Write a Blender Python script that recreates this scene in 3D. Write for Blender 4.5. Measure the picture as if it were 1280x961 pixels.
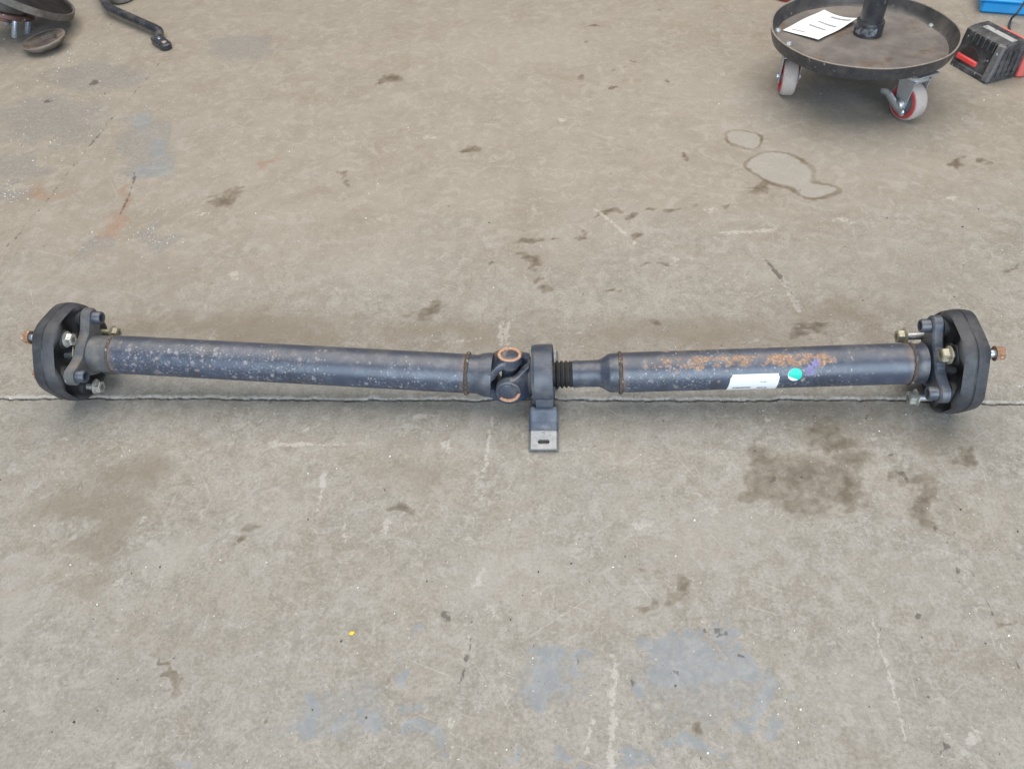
import bpy, bmesh, math, random
import numpy as np
from mathutils import Vector, Matrix

# ------------------------------------------------------------------ camera, light, exposure
scene = bpy.context.scene
for o in list(bpy.data.objects):
    bpy.data.objects.remove(o)
F = 1000.0                      # focal length in pixels of the 1280 px wide photograph
PITCH = math.radians(47.0)
ROLL = math.radians(-4.0)
CAM_H = 0.87
_c, _s = math.cos(PITCH), math.sin(PITCH)
FWD = Vector((0, _c, -_s)); R0 = Vector((1, 0, 0)); U0 = Vector((0, _s, _c))
RIGHT = R0 * math.cos(ROLL) + U0 * math.sin(ROLL)
UP = -R0 * math.sin(ROLL) + U0 * math.cos(ROLL)
CAM = Vector((0, 0, CAM_H))
cam = bpy.data.cameras.new('camera')
cam.sensor_fit = 'HORIZONTAL'; cam.sensor_width = 36.0; cam.lens = 36.0 * F / 1280.0
cam.clip_start = 0.02; cam.clip_end = 100
cam_o = bpy.data.objects.new('camera', cam)
scene.collection.objects.link(cam_o)
M3 = Matrix((RIGHT, UP, -FWD)).transposed()
cam_o.matrix_world = Matrix.Translation(CAM) @ M3.to_4x4()
scene.camera = cam_o

world = bpy.data.worlds.new('World'); scene.world = world; world.use_nodes = True
bg = world.node_tree.nodes['Background']
bg.inputs[0].default_value = (0.90, 0.93, 1.0, 1); bg.inputs[1].default_value = 0.17

def area(name, loc, target, sx, sy, power, col):
    l = bpy.data.lights.new(name, 'AREA'); l.shape = 'RECTANGLE'; l.size = sx; l.size_y = sy
    l.energy = power; l.color = col
    o = bpy.data.objects.new(name, l); scene.collection.objects.link(o)
    o.location = loc
    o.rotation_euler = (Vector(target) - Vector(loc)).to_track_quat('-Z', 'Y').to_euler()
    return o
area('open_door_daylight', (0.2, -2.9, 2.0), (0.2, 1.0, 0.6), 5.6, 3.6, 275, (0.74, 0.87, 1.0))
area('roof_light', (0.1, 2.1, 3.5), (0.1, 2.0, 0.0), 5.2, 4.4, 225, (1.0, 0.935, 0.85))

scene.view_settings.view_transform = 'Standard'
scene.view_settings.look = 'None'
scene.view_settings.exposure = 0.18
scene.view_settings.gamma = 1.0

# ------------------------------------------------------------------ pixel <-> place helpers
def ray(u, v):
    return (FWD + RIGHT * ((u - 640.0) / F) - UP * ((v - 480.5) / F))
def at(u, v, z=0.0):
    """point of the photograph's pixel (u, v) on the level plane z"""
    d = ray(u, v)
    return CAM + d * ((z - CAM_H) / d.z)
def pix(P):
    q = Vector(P) - CAM
    d = q.dot(FWD)
    return 640 + F * q.dot(RIGHT) / d, 480.5 - F * q.dot(UP) / d

# ------------------------------------------------------------------ material helpers
def mat(name):
    m = bpy.data.materials.new(name); m.use_nodes = True
    nt = m.node_tree
    return m, nt, nt.nodes['Principled BSDF']
class NB:
    """tiny node builder"""
    def __init__(s, nt): s.nt = nt
    def n(s, t, **kw):
        x = s.nt.nodes.new(t)
        for k, v in kw.items(): setattr(x, k, v)
        return x
    def l(s, a, b): s.nt.links.new(a, b)
    def val(s, sock, v):
        if hasattr(v, 'is_output') or isinstance(v, bpy.types.NodeSocket): s.l(v, sock)
        else: sock.default_value = v
    def math(s, op, a, b=None, c=None, clamp=False):
        x = s.n('ShaderNodeMath', operation=op); x.use_clamp = clamp
        s.val(x.inputs[0], a)
        if b is not None: s.val(x.inputs[1], b)
        if c is not None: s.val(x.inputs[2], c)
        return x.outputs[0]
    def coord(s): return s.n('ShaderNodeTexCoord').outputs['Object']
    def noise(s, co, scale, detail=4, rough=.55, dist=0.0, lac=2.0):
        x = s.n('ShaderNodeTexNoise'); s.l(co, x.inputs['Vector'])
        x.inputs['Scale'].default_value = scale; x.inputs['Detail'].default_value = detail
        x.inputs['Roughness'].default_value = rough; x.inputs['Distortion'].default_value = dist
        return x.outputs['Fac']
    def voro(s, co, scale, feature='F1', rnd=1.0):
        x = s.n('ShaderNodeTexVoronoi', feature=feature); s.l(co, x.inputs['Vector'])
        x.inputs['Scale'].default_value = scale; x.inputs['Randomness'].default_value = rnd
        return x
    def ss(s, x, a, b):
        """smoothstep from a to b (a may exceed b)"""
        m = s.n('ShaderNodeMapRange', interpolation_type='SMOOTHSTEP')
        inv = a > b
        s.val(m.inputs[0], x); m.inputs[1].default_value = min(a, b); m.inputs[2].default_value = max(a, b)
        m.inputs[3].default_value = 1.0 if inv else 0.0; m.inputs[4].default_value = 0.0 if inv else 1.0
        return m.outputs[0]
    def lin(s, x, a, b, c, d):
        m = s.n('ShaderNodeMapRange'); s.val(m.inputs[0], x)
        for i, v in zip((1, 2, 3, 4), (a, b, c, d)): m.inputs[i].default_value = v
        return m.outputs[0]
    def mix(s, f, a, b, blend='MIX'):
        x = s.n('ShaderNodeMix', data_type='RGBA', blend_type=blend)
        s.val(x.inputs[0], f)
        for i, v in ((6, a), (7, b)):
            if isinstance(v, (tuple, list)): x.inputs[i].default_value = (*v[:3], 1)
            else: s.l(v, x.inputs[i])
        return x.outputs[2]
    def bump(s, h, strength, dist, bsdf, prev=None):
        b = s.n('ShaderNodeBump'); b.inputs['Strength'].default_value = strength
        b.inputs['Distance'].default_value = dist; s.l(h, b.inputs['Height'])
        if prev is not None: s.l(prev, b.inputs['Normal'])
        s.l(b.outputs[0], bsdf.inputs['Normal']); return b.outputs[0]

def worn(name, col, col2=None, rough=.5, metal=0.0, scale=60, var=.5, chip=None, chip_scale=220, chip_at=.72,
         rust=None, rust_scale=45, rust_at=.66, dust=0.0, bump=.15, spec=.5, dustcol=(.33, .30, .26)):
    """painted / bare / rubber surface with blotches, chips, rust and dust on top"""
    m, nt, b = mat(name); g = NB(nt); co = g.coord()
    c2 = col2 or tuple(x * .6 for x in col)
    n1 = g.noise(co, scale, 5, .6)
    c = g.mix(g.lin(n1, .5 - .25, .5 + .25, 0, var * 1.6), col, c2)
    r = g.lin(g.noise(co, scale * 2.3, 3), .3, .7, rough - .09, rough + .12)
    met = None
    if rust:
        rn = g.ss(g.noise(co, rust_scale, 6, .65), rust_at, rust_at + .07)
        c = g.mix(rn, c, g.mix(g.noise(co, rust_scale * 4, 3), rust, tuple(x * .45 for x in rust)))
        r = g.math('ADD', r, g.math('MULTIPLY', rn, .25), clamp=True)
    if chip:
        cn = g.ss(g.noise(co, chip_scale, 3, .6), chip_at, chip_at + .03)
        c = g.mix(cn, c, chip)
    if dust:
        dn = g.math('MULTIPLY', g.ss(g.noise(co, scale * .6, 6, .65), .4, .75), dust)
        c = g.mix(dn, c, dustcol)
        r = g.math('ADD', r, g.math('MULTIPLY', dn, .3), clamp=True)
    g.l(c, b.inputs['Base Color']); g.l(r, b.inputs['Roughness'])
    b.inputs['Metallic'].default_value = metal
    b.inputs['Specular IOR Level'].default_value = spec
    if bump: g.bump(g.noise(co, scale * 5, 4, .6), bump, .002, b)
    return m

def shaft_mat(name, length, kind):
    """blue-black shaft paint; object X runs along the tube, masks by length and angle"""
    m, nt, b = mat(name); g = NB(nt); co = g.coord()
    sep = g.n('ShaderNodeSeparateXYZ'); g.l(co, sep.inputs[0])
    X, Y, Z = sep.outputs
    big = g.noise(co, 9, 4, .6); med = g.noise(co, 60, 5, .62); fine = g.noise(co, 260, 3, .6)
    c = g.mix(g.lin(big, .35, .65, 0, 1), (.018, .027, .050), (.031, .044, .076))
    c = g.mix(g.ss(med, .50, .72), c, (.060, .078, .115))
    c = g.mix(g.math('MULTIPLY', g.ss(g.noise(co, 22, 5, .6), .56, .66), .5), c, (.020, .024, .032))
    # dust film on the top side
    ang_up = g.math('ADD', g.math('MULTIPLY', Y, .25), Z)
    top = g.ss(ang_up, .010, .027)
    c = g.mix(g.math('MULTIPLY', g.math('MULTIPLY', top, g.ss(med, .35, .65)), .30), c, (.115, .105, .095))
    # pale round corrosion blooms, crowded on the side facing the light
    dist = g.n('ShaderNodeVectorMath', operation='ADD'); g.l(co, dist.inputs[0])
    nz = g.n('ShaderNodeTexNoise'); g.l(co, nz.inputs['Vector']); nz.inputs['Scale'].default_value = 140
    sc = g.n('ShaderNodeVectorMath', operation='SCALE'); g.l(nz.outputs['Color'], sc.inputs[0]); sc.inputs['Scale'].default_value = .006
    g.l(sc.outputs[0], dist.inputs[1])
    v1 = g.voro(dist.outputs[0], 120); v2 = g.voro(dist.outputs[0], 210)
    side = g.math('ADD', g.math('MULTIPLY', Y, -.75), g.math('MULTIPLY', Z, .45))
    if kind == 'speckled':
        dens = g.math('MULTIPLY', g.ss(side, .004, .022), g.ss(g.noise(co, 14, 3), .34, .60))
        hi = .62
    else:
        dens = g.math('MULTIPLY', g.ss(side, -.012, .020), g.ss(g.noise(co, 14, 3), .42, .66))
        hi = .34
    cs = g.n('ShaderNodeSeparateColor'); g.l(v1.outputs['Color'], cs.inputs[0])
    pick = g.ss(g.math('SUBTRACT', g.math('MULTIPLY', dens, hi), cs.outputs[0]), -.03, .02)
    rad = g.lin(cs.outputs[1], 0, 1, .16, .50)
    spot = g.math('MULTIPLY', g.ss(g.math('SUBTRACT', v1.outputs['Distance'], rad), .08, -.24), pick)
    cs2 = g.n('ShaderNodeSeparateColor'); g.l(v2.outputs['Color'], cs2.inputs[0])
    pick2 = g.ss(g.math('SUBTRACT', g.math('MULTIPLY', dens, .5), cs2.outputs[0]), -.03, .02)
    spot2 = g.math('MULTIPLY', g.ss(v2.outputs['Distance'], .36, .18), pick2)
    spotc = g.mix(cs.outputs[2], (.26, .28, .32), (.34, .24, .19))
    spotc = g.mix(g.ss(fine, .46, .62), spotc, (.16, .15, .155))
    c = g.mix(g.math('MULTIPLY', spot, .64), c, spotc)
    c = g.mix(g.math('MULTIPLY', spot2, .60), c, (.32, .31, .32))
    fs = g.math('MULTIPLY', g.ss(g.noise(co, 420, 3, .7), .52, .66), g.math('MULTIPLY', dens, .42))
    c = g.mix(fs, c, (.26, .28, .32))
    rr = None
    if kind == 'rusty':
        # flaked paint and rust along the upper back of the tube
        xm = g.math('MULTIPLY', g.ss(X, RUST_X[0] - .03, RUST_X[0] + .03), g.ss(X, RUST_X[1] + .012, RUST_X[1] - .03))
        grow = g.lin(X, RUST_X[0], RUST_X[1], .36, .50)
        am = g.math('MULTIPLY', g.ss(ang_up, .008, .021), g.ss(ang_up, .0300, .0262))
        f = g.math('MULTIPLY', xm, am)
        rf = g.math('ADD', g.math('ADD', g.math('MULTIPLY', g.noise(co, 105, 6, .68, .8), 1.1), g.math('MULTIPLY', g.noise(co, 30, 4, .6), .9)), g.math('SUBTRACT', g.math('MULTIPLY', f, grow), .42))
        rm = g.ss(rf, .90, 1.06)
        rc = g.mix(g.noise(co, 120, 4, .7), (.33, .17, .085), (.15, .085, .055))
        rc = g.mix(g.ss(fine, .5, .62), rc, (.34, .25, .18))
        c = g.mix(g.math('MULTIPLY', rm, .92), c, rc)
        rr = rm
    else:
        rm = g.ss(g.noise(co, 34, 6, .66), .665, .70)
        c = g.mix(g.math('MULTIPLY', rm, .7), c, (.20, .12, .08))
        rr = rm
    # rust creeping out of the welds at both ends of the tube
    for e0 in ((0.0, 1), (length, -1)):
        dd = g.math('MULTIPLY', g.math('SUBTRACT', X, e0[0]), e0[1])
        wf = g.math('ADD', g.ss(dd, .030, 0.0), g.math('SUBTRACT', g.noise(co, 70, 5, .65), .5))
        c = g.mix(g.math('MULTIPLY', g.ss(wf, .78, 1.1), .45), c, (.17, .105, .07))
    r = g.lin(g.noise(co, 40, 5, .65), .3, .7, .30, .46)
    for s_, k_ in ((spot, .3), (rr, .35), (top, .12)):
        r = g.math('ADD', r, g.math('MULTIPLY', s_, k_), clamp=True)
    g.l(c, b.inputs['Base Color']); g.l(r, b.inputs['Roughness'])
    b.inputs['Specular IOR Level'].default_value = .75
    b.inputs['Coat Weight'].default_value = .35; b.inputs['Coat Roughness'].default_value = .34
    h = g.math('ADD', g.math('MULTIPLY', spot, .5), g.math('ADD', g.math('MULTIPLY', fine, .35), g.math('MULTIPLY', rr, .4)))
    g.bump(h, .28, .0012, b)
    return m

# ------------------------------------------------------------------ mesh helpers
class MB:
    def __init__(s): s.v = []; s.f = []
    def add(s, vs, fs, M=None):
        o = len(s.v)
        for p in vs:
            p = Vector(p)
            s.v.append(tuple(M @ p if M is not None else p))
        for f in fs: s.f.append(tuple(i + o for i in f))
        return s
    def lathe(s, prof, seg=48, M=None, closed=False, jit=None, cap=True):
        """turn (x, r) profile about X"""
        vs = []; fs = []; n = len(prof)
        for i, (x, r) in enumerate(prof):
            for k in range(seg):
                a = 2 * math.pi * k / seg
                rr = r + (jit(i, k) if jit else 0)
                vs.append((x, rr * math.cos(a), rr * math.sin(a)))
        m = n if closed else n - 1
        for i in range(m):
            j = (i + 1) % n
            for k in range(seg):
                q = (k + 1) % seg
                fs.append((i * seg + k, i * seg + q, j * seg + q, j * seg + k))
        if not closed and cap:
            if prof[0][1] > 1e-6: fs.append(tuple(range(seg)))
            if prof[-1][1] > 1e-6: fs.append(tuple((n - 1) * seg + k for k in reversed(range(seg))))
        return s.add(vs, fs, M)
    def torus(s, x, R, r, seg=56, ring=8, M=None, jit=None):
        vs = []; fs = []
        for k in range(seg):
            a = 2 * math.pi * k / seg
            for j in range(ring):
                b = 2 * math.pi * j / ring
                rr = r * (1 + (jit(k, j) if jit else 0))
                q = R + rr * math.cos(b)
                vs.append((x + rr * math.sin(b), q * math.cos(a), q * math.sin(a)))
        for k in range(seg):
            for j in range(ring):
                k2 = (k + 1) % seg; j2 = (j + 1) % ring
                fs.append((k * ring + j, k * ring + j2, k2 * ring + j2, k2 * ring + j))
        return s.add(vs, fs, M)
    def prism(s, outline, z0, z1, bev=0.0, M=None, hole=None):
        """closed 2-D outline extruded from z0 to z1 with chamfered rims"""
        n = len(outline)
        P = [Vector((a, b)) for a, b in outline]
        def inset(d):
            out = []
            for i in range(n):
                a, b, c = P[i - 1], P[i], P[(i + 1) % n]
                e = ((b - a).normalized() + (c - b).normalized())
                if e.length < 1e-9: e = (b - a)
                e.normalize()
                out.append(b + Vector((-e.y, e.x)) * d)
            return out
        rings = []
        I = inset(bev) if bev else P
        if bev:
            rings = [(I, z0), (P, z0 + bev), (P, z1 - bev), (I, z1)]
        else:
            rings = [(P, z0), (P, z1)]
        vs = [(p.x, p.y, z) for R_, z in rings for p in R_]
        fs = []
        for j in range(len(rings) - 1):
            for i in range(n):
                q = (i + 1) % n
                fs.append((j * n + i, j * n + q, (j + 1) * n + q, (j + 1) * n + i))
        if hole is None:
            fs.append(tuple(reversed(range(n)))); fs.append(tuple((len(rings) - 1) * n + i for i in range(n)))
        else:
            # hole: same number of points as the outline, joined ring to ring
            o = len(vs); t = (len(rings) - 1) * n
            vs += [(a, b, z0) for a, b in hole] + [(a, b, z1) for a, b in hole]
            for i in range(n):
                q = (i + 1) % n
                fs.append((i, o + i, o + q, q))
                fs.append((t + i, t + q, o + n + q, o + n + i))
                fs.append((o + i, o + n + i, o + n + q, o + q))
        return s.add(vs, fs, M)
    def box(s, lo, hi, bev=0.002, M=None):
        x0, y0, z0 = lo; x1, y1, z1 = hi
        b = min(bev, (x1 - x0) * .3, (y1 - y0) * .3, (z1 - z0) * .3)
        ol = [(x0 + b, y0), (x1 - b, y0), (x1, y0 + b), (x1, y1 - b), (x1 - b, y1), (x0 + b, y1), (x0, y1 - b), (x0, y0 + b)]
        return s.prism(ol, z0, z1, b, M)
    def tube(s, pts, rad, seg=10, M=None, flat=1.0, upv=Vector((0, 0, 1))):
        """sweep along points; rad number or list; flat squeezes the section"""
        P = [Vector(p) for p in pts]; n = len(P); vs = []; fs = []
        for i, p in enumerate(P):
            t = (P[min(i + 1, n - 1)] - P[max(i - 1, 0)]).normalized()
            a = t.cross(upv)
            if a.length < 1e-4: a = t.cross(Vector((0, 1, 0)))
            a.normalize(); b = a.cross(t)
            r = rad[i] if isinstance(rad, (list, tuple)) else rad
            for k in range(seg):
                w = 2 * math.pi * k / seg
                vs.append(p + a * math.cos(w) * r + b * math.sin(w) * r * flat)
        for i in range(n - 1):
            for k in range(seg):
                q = (k + 1) % seg
                fs.append((i * seg + k, i * seg + q, (i + 1) * seg + q, (i + 1) * seg + k))
        fs.append(tuple(reversed(range(seg)))); fs.append(tuple((n - 1) * seg + k for k in range(seg)))
        return s.add(vs, fs, M)
    def obj(s, name, material, parent=None, M=None, smooth=35, uv=None):
        me = bpy.data.meshes.new(name)
        me.from_pydata(s.v, [], s.f); me.update()
        bm = bmesh.new(); bm.from_mesh(me)
        bmesh.ops.recalc_face_normals(bm, faces=bm.faces)
        bm.to_mesh(me); bm.free()
        if smooth:
            me.polygons.foreach_set('use_smooth', [True] * len(me.polygons))
            me.set_sharp_from_angle(angle=math.radians(smooth))
        if uv:
            L = me.uv_layers.new(name='UVMap')
            for lp in me.loops: L.data[lp.index].uv = uv[lp.vertex_index]
        me.materials.append(material)
        o = bpy.data.objects.new(name, me); scene.collection.objects.link(o)
        if parent is not None:
            o.parent = parent
            MW = M if M is not None else Matrix.Identity(4)
            o.matrix_local = WORLD[parent.name].inverted() @ MW
            WORLD[o.name] = MW.copy()
        elif M is not None:
            o.matrix_world = M; WORLD[o.name] = M.copy()
        else: WORLD[o.name] = Matrix.Identity(4)
        return o
WORLD = {}
def thing(name, loc, label, cat, group=None):
    o = bpy.data.objects.new(name, None); scene.collection.objects.link(o)
    o.empty_display_size = .05
    o.location = loc; WORLD[o.name] = Matrix.Translation(Vector(loc))
    tag(o, label, cat, group); return o
def tag(o, label, cat, group=None, kind=None):
    o['label'] = label
    if cat: o['category'] = cat
    if group: o['group'] = group
    if kind: o['kind'] = kind
    return o
def smooth_line(pts, n=8):
    P = [Vector(p) for p in pts]; out = []
    for i in range(len(P) - 1):
        p0, p1, p2, p3 = P[max(i - 1, 0)], P[i], P[i + 1], P[min(i + 2, len(P) - 1)]
        for k in range(n):
            t = k / n
            out.append(.5 * ((2 * p1) + (p2 - p0) * t + (2 * p0 - 5 * p1 + 4 * p2 - p3) * t * t + (3 * p1 - p0 - 3 * p2 + p3) * t ** 3))
    out.append(P[-1]); return out
rnd = random.Random(7)
# ------------------------------------------------------------------ floor: two worn concrete slabs with an open joint
def concrete():
    m, nt, b = mat('worn_concrete'); g = NB(nt); co = g.coord()
    a1 = g.n('ShaderNodeAttribute', attribute_name='marks_a'); a2 = g.n('ShaderNodeAttribute', attribute_name='marks_b')
    s1 = g.n('ShaderNodeSeparateColor'); g.l(a1.outputs['Color'], s1.inputs[0])
    s2 = g.n('ShaderNodeSeparateColor'); g.l(a2.outputs['Color'], s2.inputs[0])
    oil, blue, pale, dark = s1.outputs[0], s1.outputs[1], s1.outputs[2], a1.outputs['Alpha']
    pud, rust, soft, grey = s2.outputs[0], s2.outputs[1], s2.outputs[2], a2.outputs['Alpha']
    n_big = g.noise(co, 2.3, 4, .55); n_mid = g.noise(co, 11, 6, .62, .4); n_sm = g.noise(co, 48, 6, .66, .6)
    n_fine = g.noise(co, 240, 4, .65); n_grit = g.noise(co, 900, 2, .6)
    sy = g.n('ShaderNodeSeparateXYZ'); g.l(co, sy.inputs[0])
    # grain weaker and tint tanner in the far bay, stronger and greyer in the near
    farm = g.ss(g.math('ADD', sy.outputs[1], g.math('MULTIPLY', g.math('SUBTRACT', n_big, .5), .5)), .85, 1.35)
    K = g.lin(farm, 0, 1, 1.0, .42)
    c = g.mix(g.lin(n_big, .3, .7, 0, 1), (0.276, 0.256, 0.223), (0.256, 0.244, 0.223))
    c = g.mix(g.ss(n_mid, .40, .66), c, (0.234, 0.219, 0.193))
    # warm dirt ground into the surface
    c = g.mix(g.math('MULTIPLY', g.ss(g.noise(co, 6.5, 6, .70, .5), .46, .66), .42), c, (0.199, 0.171, 0.136))
    # pale clouding where the surface is scuffed, blotchy at several sizes
    c = g.mix(g.math('MULTIPLY', K, g.math('MULTIPLY', g.ss(n_sm, .50, .62), .46)), c, (0.329, 0.316, 0.294))
    c = g.mix(g.math('MULTIPLY', K, g.math('MULTIPLY', g.ss(n_sm, .48, .36), .42)), c, (0.178, 0.166, 0.143))
    c = g.mix(g.math('MULTIPLY', g.ss(g.noise(co, 27, 6, .72, 1.2), .52, .60), .44), c, (0.332, 0.321, 0.301))
    c = g.mix(g.math('MULTIPLY', K, g.math('MULTIPLY', g.ss(n_fine, .52, .64), .40)), c, (0.350, 0.339, 0.319))
    c = g.mix(g.math('MULTIPLY', K, g.math('MULTIPLY', g.ss(n_fine, .48, .36), .40)), c, (0.143, 0.133, 0.115))
    c = g.mix(g.math('MULTIPLY', K, g.math('MULTIPLY', g.ss(n_grit, .52, .66), .40)), c, (0.140, 0.130, 0.112))
    # mid-size scuffs with crisp edges
    sc1 = g.ss(g.math('ADD', g.noise(co, 85, 6, .74, 1.0), g.math('MULTIPLY', g.math('SUBTRACT', n_mid, .5), .5)), .585, .64)
    c = g.mix(g.math('MULTIPLY', K, g.math('MULTIPLY', sc1, .40)), c, (.40, .388, .362))
    sc2 = g.ss(g.math('ADD', g.noise(co, 70, 6, .74, .8), g.math('MULTIPLY', g.math('SUBTRACT', n_big, .5), .6)), .40, .35)
    c = g.mix(g.math('MULTIPLY', K, g.math('MULTIPLY', sc2, .34)), c, (.145, .132, .112))
    # hairline scratches in a few directions
    for ang, sx_, sy_, thr in ((25, 9, 260, .70), (100, 12, 300, .705), (62, 7, 230, .71), (150, 10, 280, .71)):
        mr = g.n('ShaderNodeMapping'); g.l(co, mr.inputs[0]); mr.inputs['Rotation'].default_value = (0, 0, math.radians(ang))
        mp = g.n('ShaderNodeMapping'); g.l(mr.outputs[0], mp.inputs[0]); mp.inputs['Scale'].default_value = (sx_, sy_, 1)
        hs = g.ss(g.noise(mp.outputs[0], 1.0, 2, .5, .3), thr, thr + .03)
        c = g.mix(g.math('MULTIPLY', hs, .30), c, (.43, .42, .395))
    # broad soft patches
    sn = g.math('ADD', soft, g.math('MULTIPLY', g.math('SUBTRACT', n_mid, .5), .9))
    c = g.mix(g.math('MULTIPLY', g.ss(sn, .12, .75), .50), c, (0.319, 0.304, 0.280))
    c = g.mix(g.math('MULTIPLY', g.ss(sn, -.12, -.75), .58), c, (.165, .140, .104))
    # worn down to bluish grey aggregate
    jit = g.math('SUBTRACT', g.noise(co, 60, 6, .68, .5), .5)
    jit2 = g.math('SUBTRACT', g.noise(co, 20, 6, .65, .6), .5)
    gm = g.ss(g.math('ADD', grey, g.math('ADD', g.math('MULTIPLY', jit, 1.1), g.math('MULTIPLY', jit2, .8))), .12, .42)
    gc = g.mix(g.ss(g.noise(co, 150, 6, .75), .42, .64), (0.164, 0.167, 0.171), (0.259, 0.260, 0.263))
    c = g.mix(g.math('MULTIPLY', gm, .55), c, gc)
    # traces of blue floor paint
    bm_ = g.ss(g.math('ADD', blue, g.math('ADD', g.math('MULTIPLY', jit, 2.6), g.math('MULTIPLY', jit2, 1.5))), .06, .46)
    bc = g.mix(g.ss(n_sm, .42, .62), (0.185, 0.213, 0.245), (0.241, 0.262, 0.283))
    c = g.mix(g.math('MULTIPLY', g.math('MULTIPLY', bm_, g.lin(g.noise(co, 130, 5, .72), .42, .55, .45, 1.0)), .80), c, bc)
    # oil soaked in
    om = g.ss(g.math('ADD', oil, g.math('ADD', g.math('MULTIPLY', jit, 1.9), g.math('MULTIPLY', jit2, 1.3))), -.25, .70)
    oc = g.mix(g.ss(n_sm, .40, .62), (0.108, 0.088, 0.064), (0.165, 0.138, 0.106))
    c = g.mix(g.math('MULTIPLY', om, g.lin(g.noise(co, 90, 5, .7), .35, .62, .45, .85)), c, oc)
    ocore = g.ss(g.math('ADD', oil, g.math('ADD', g.math('MULTIPLY', g.math('SUBTRACT', g.noise(co, 34, 6, .72, .7), .5), 4.0), g.math('MULTIPLY', jit, 1.4))), .75, 1.9)
    c = g.mix(g.math('MULTIPLY', ocore, .62), c, (.078, .060, .040))
    rm = g.ss(g.math('ADD', rust, g.math('MULTIPLY', jit2, .9)), .05, .8)
    c = g.mix(g.math('MULTIPLY', rm, .50), c, (0.252, 0.143, 0.095))
    # dried puddles: clean grey centre, brown tide line
    pn = g.math('ADD', pud, g.math('MULTIPLY', jit, .10))
    ring = g.math('MULTIPLY', g.ss(pn, .0, .10), g.ss(pn, .26, .15))
    c = g.mix(g.math('MULTIPLY', g.ss(pn, .14, .28), .44), c, (0.301, 0.301, 0.297))
    c = g.mix(g.math('MULTIPLY', ring, g.lin(n_mid, .36, .60, .12, .95)), c, (0.125, 0.100, 0.070))
    # black rubber / dirt marks, white scratches
    dm = g.ss(g.math('ADD', dark, g.math('ADD', g.math('MULTIPLY', jit, 2.4), g.math('MULTIPLY', jit2, 1.2))), .12, .50)
    c = g.mix(g.math('MULTIPLY', dm, .72), c, (0.059, 0.056, 0.050))
    pj = g.math('SUBTRACT', g.noise(co, 170, 4, .7), .5)
    pm = g.ss(g.math('ADD', pale, g.math('ADD', g.math('MULTIPLY', pj, 3.0), g.math('MULTIPLY', g.math('ADD', jit, jit2), 1.6))), .14, .62)
    c = g.mix(g.math('MULTIPLY', pm, .56), c, (0.434, 0.420, 0.399))
    # tiny white and dark flecks
    v = g.voro(co, 115); vs = g.n('ShaderNodeSeparateColor'); g.l(v.outputs['Color'], vs.inputs[0])
    fl = g.math('MULTIPLY', g.ss(v.outputs['Distance'], .15, .07), g.ss(vs.outputs[0], .88, .90))
    c = g.mix(g.math('MULTIPLY', fl, .8), c, (0.462, 0.448, 0.427))
    v2 = g.voro(co, 150); vs2 = g.n('ShaderNodeSeparateColor'); g.l(v2.outputs['Color'], vs2.inputs[0])
    fd = g.math('MULTIPLY', g.ss(v2.outputs['Distance'], .16, .08), g.ss(vs2.outputs[0], .93, .95))
    c = g.mix(g.math('MULTIPLY', fd, .7), c, (0.063, 0.059, 0.055))
    c = g.mix(1.0, c, g.mix(farm, (.985, .965, .940), (1.055, 1.0, .935)), 'MULTIPLY')
    g.l(c, b.inputs['Base Color'])
    r = g.lin(n_mid, .3, .7, .52, .72)
    r = g.math('SUBTRACT', r, g.math('MULTIPLY', om, .10))
    r = g.math('SUBTRACT', r, g.math('MULTIPLY', gm, .10))
    g.l(r, b.inputs['Roughness']); b.inputs['Specular IOR Level'].default_value = .42
    h = g.math('ADD', g.math('MULTIPLY', n_fine, .6), g.math('ADD', g.math('MULTIPLY', n_grit, .25), g.math('MULTIPLY', n_sm, .5)))
    h = g.math('SUBTRACT', h, g.math('MULTIPLY', gm, .25))
    g.bump(h, .30, .0025, b)
    return m

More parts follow.
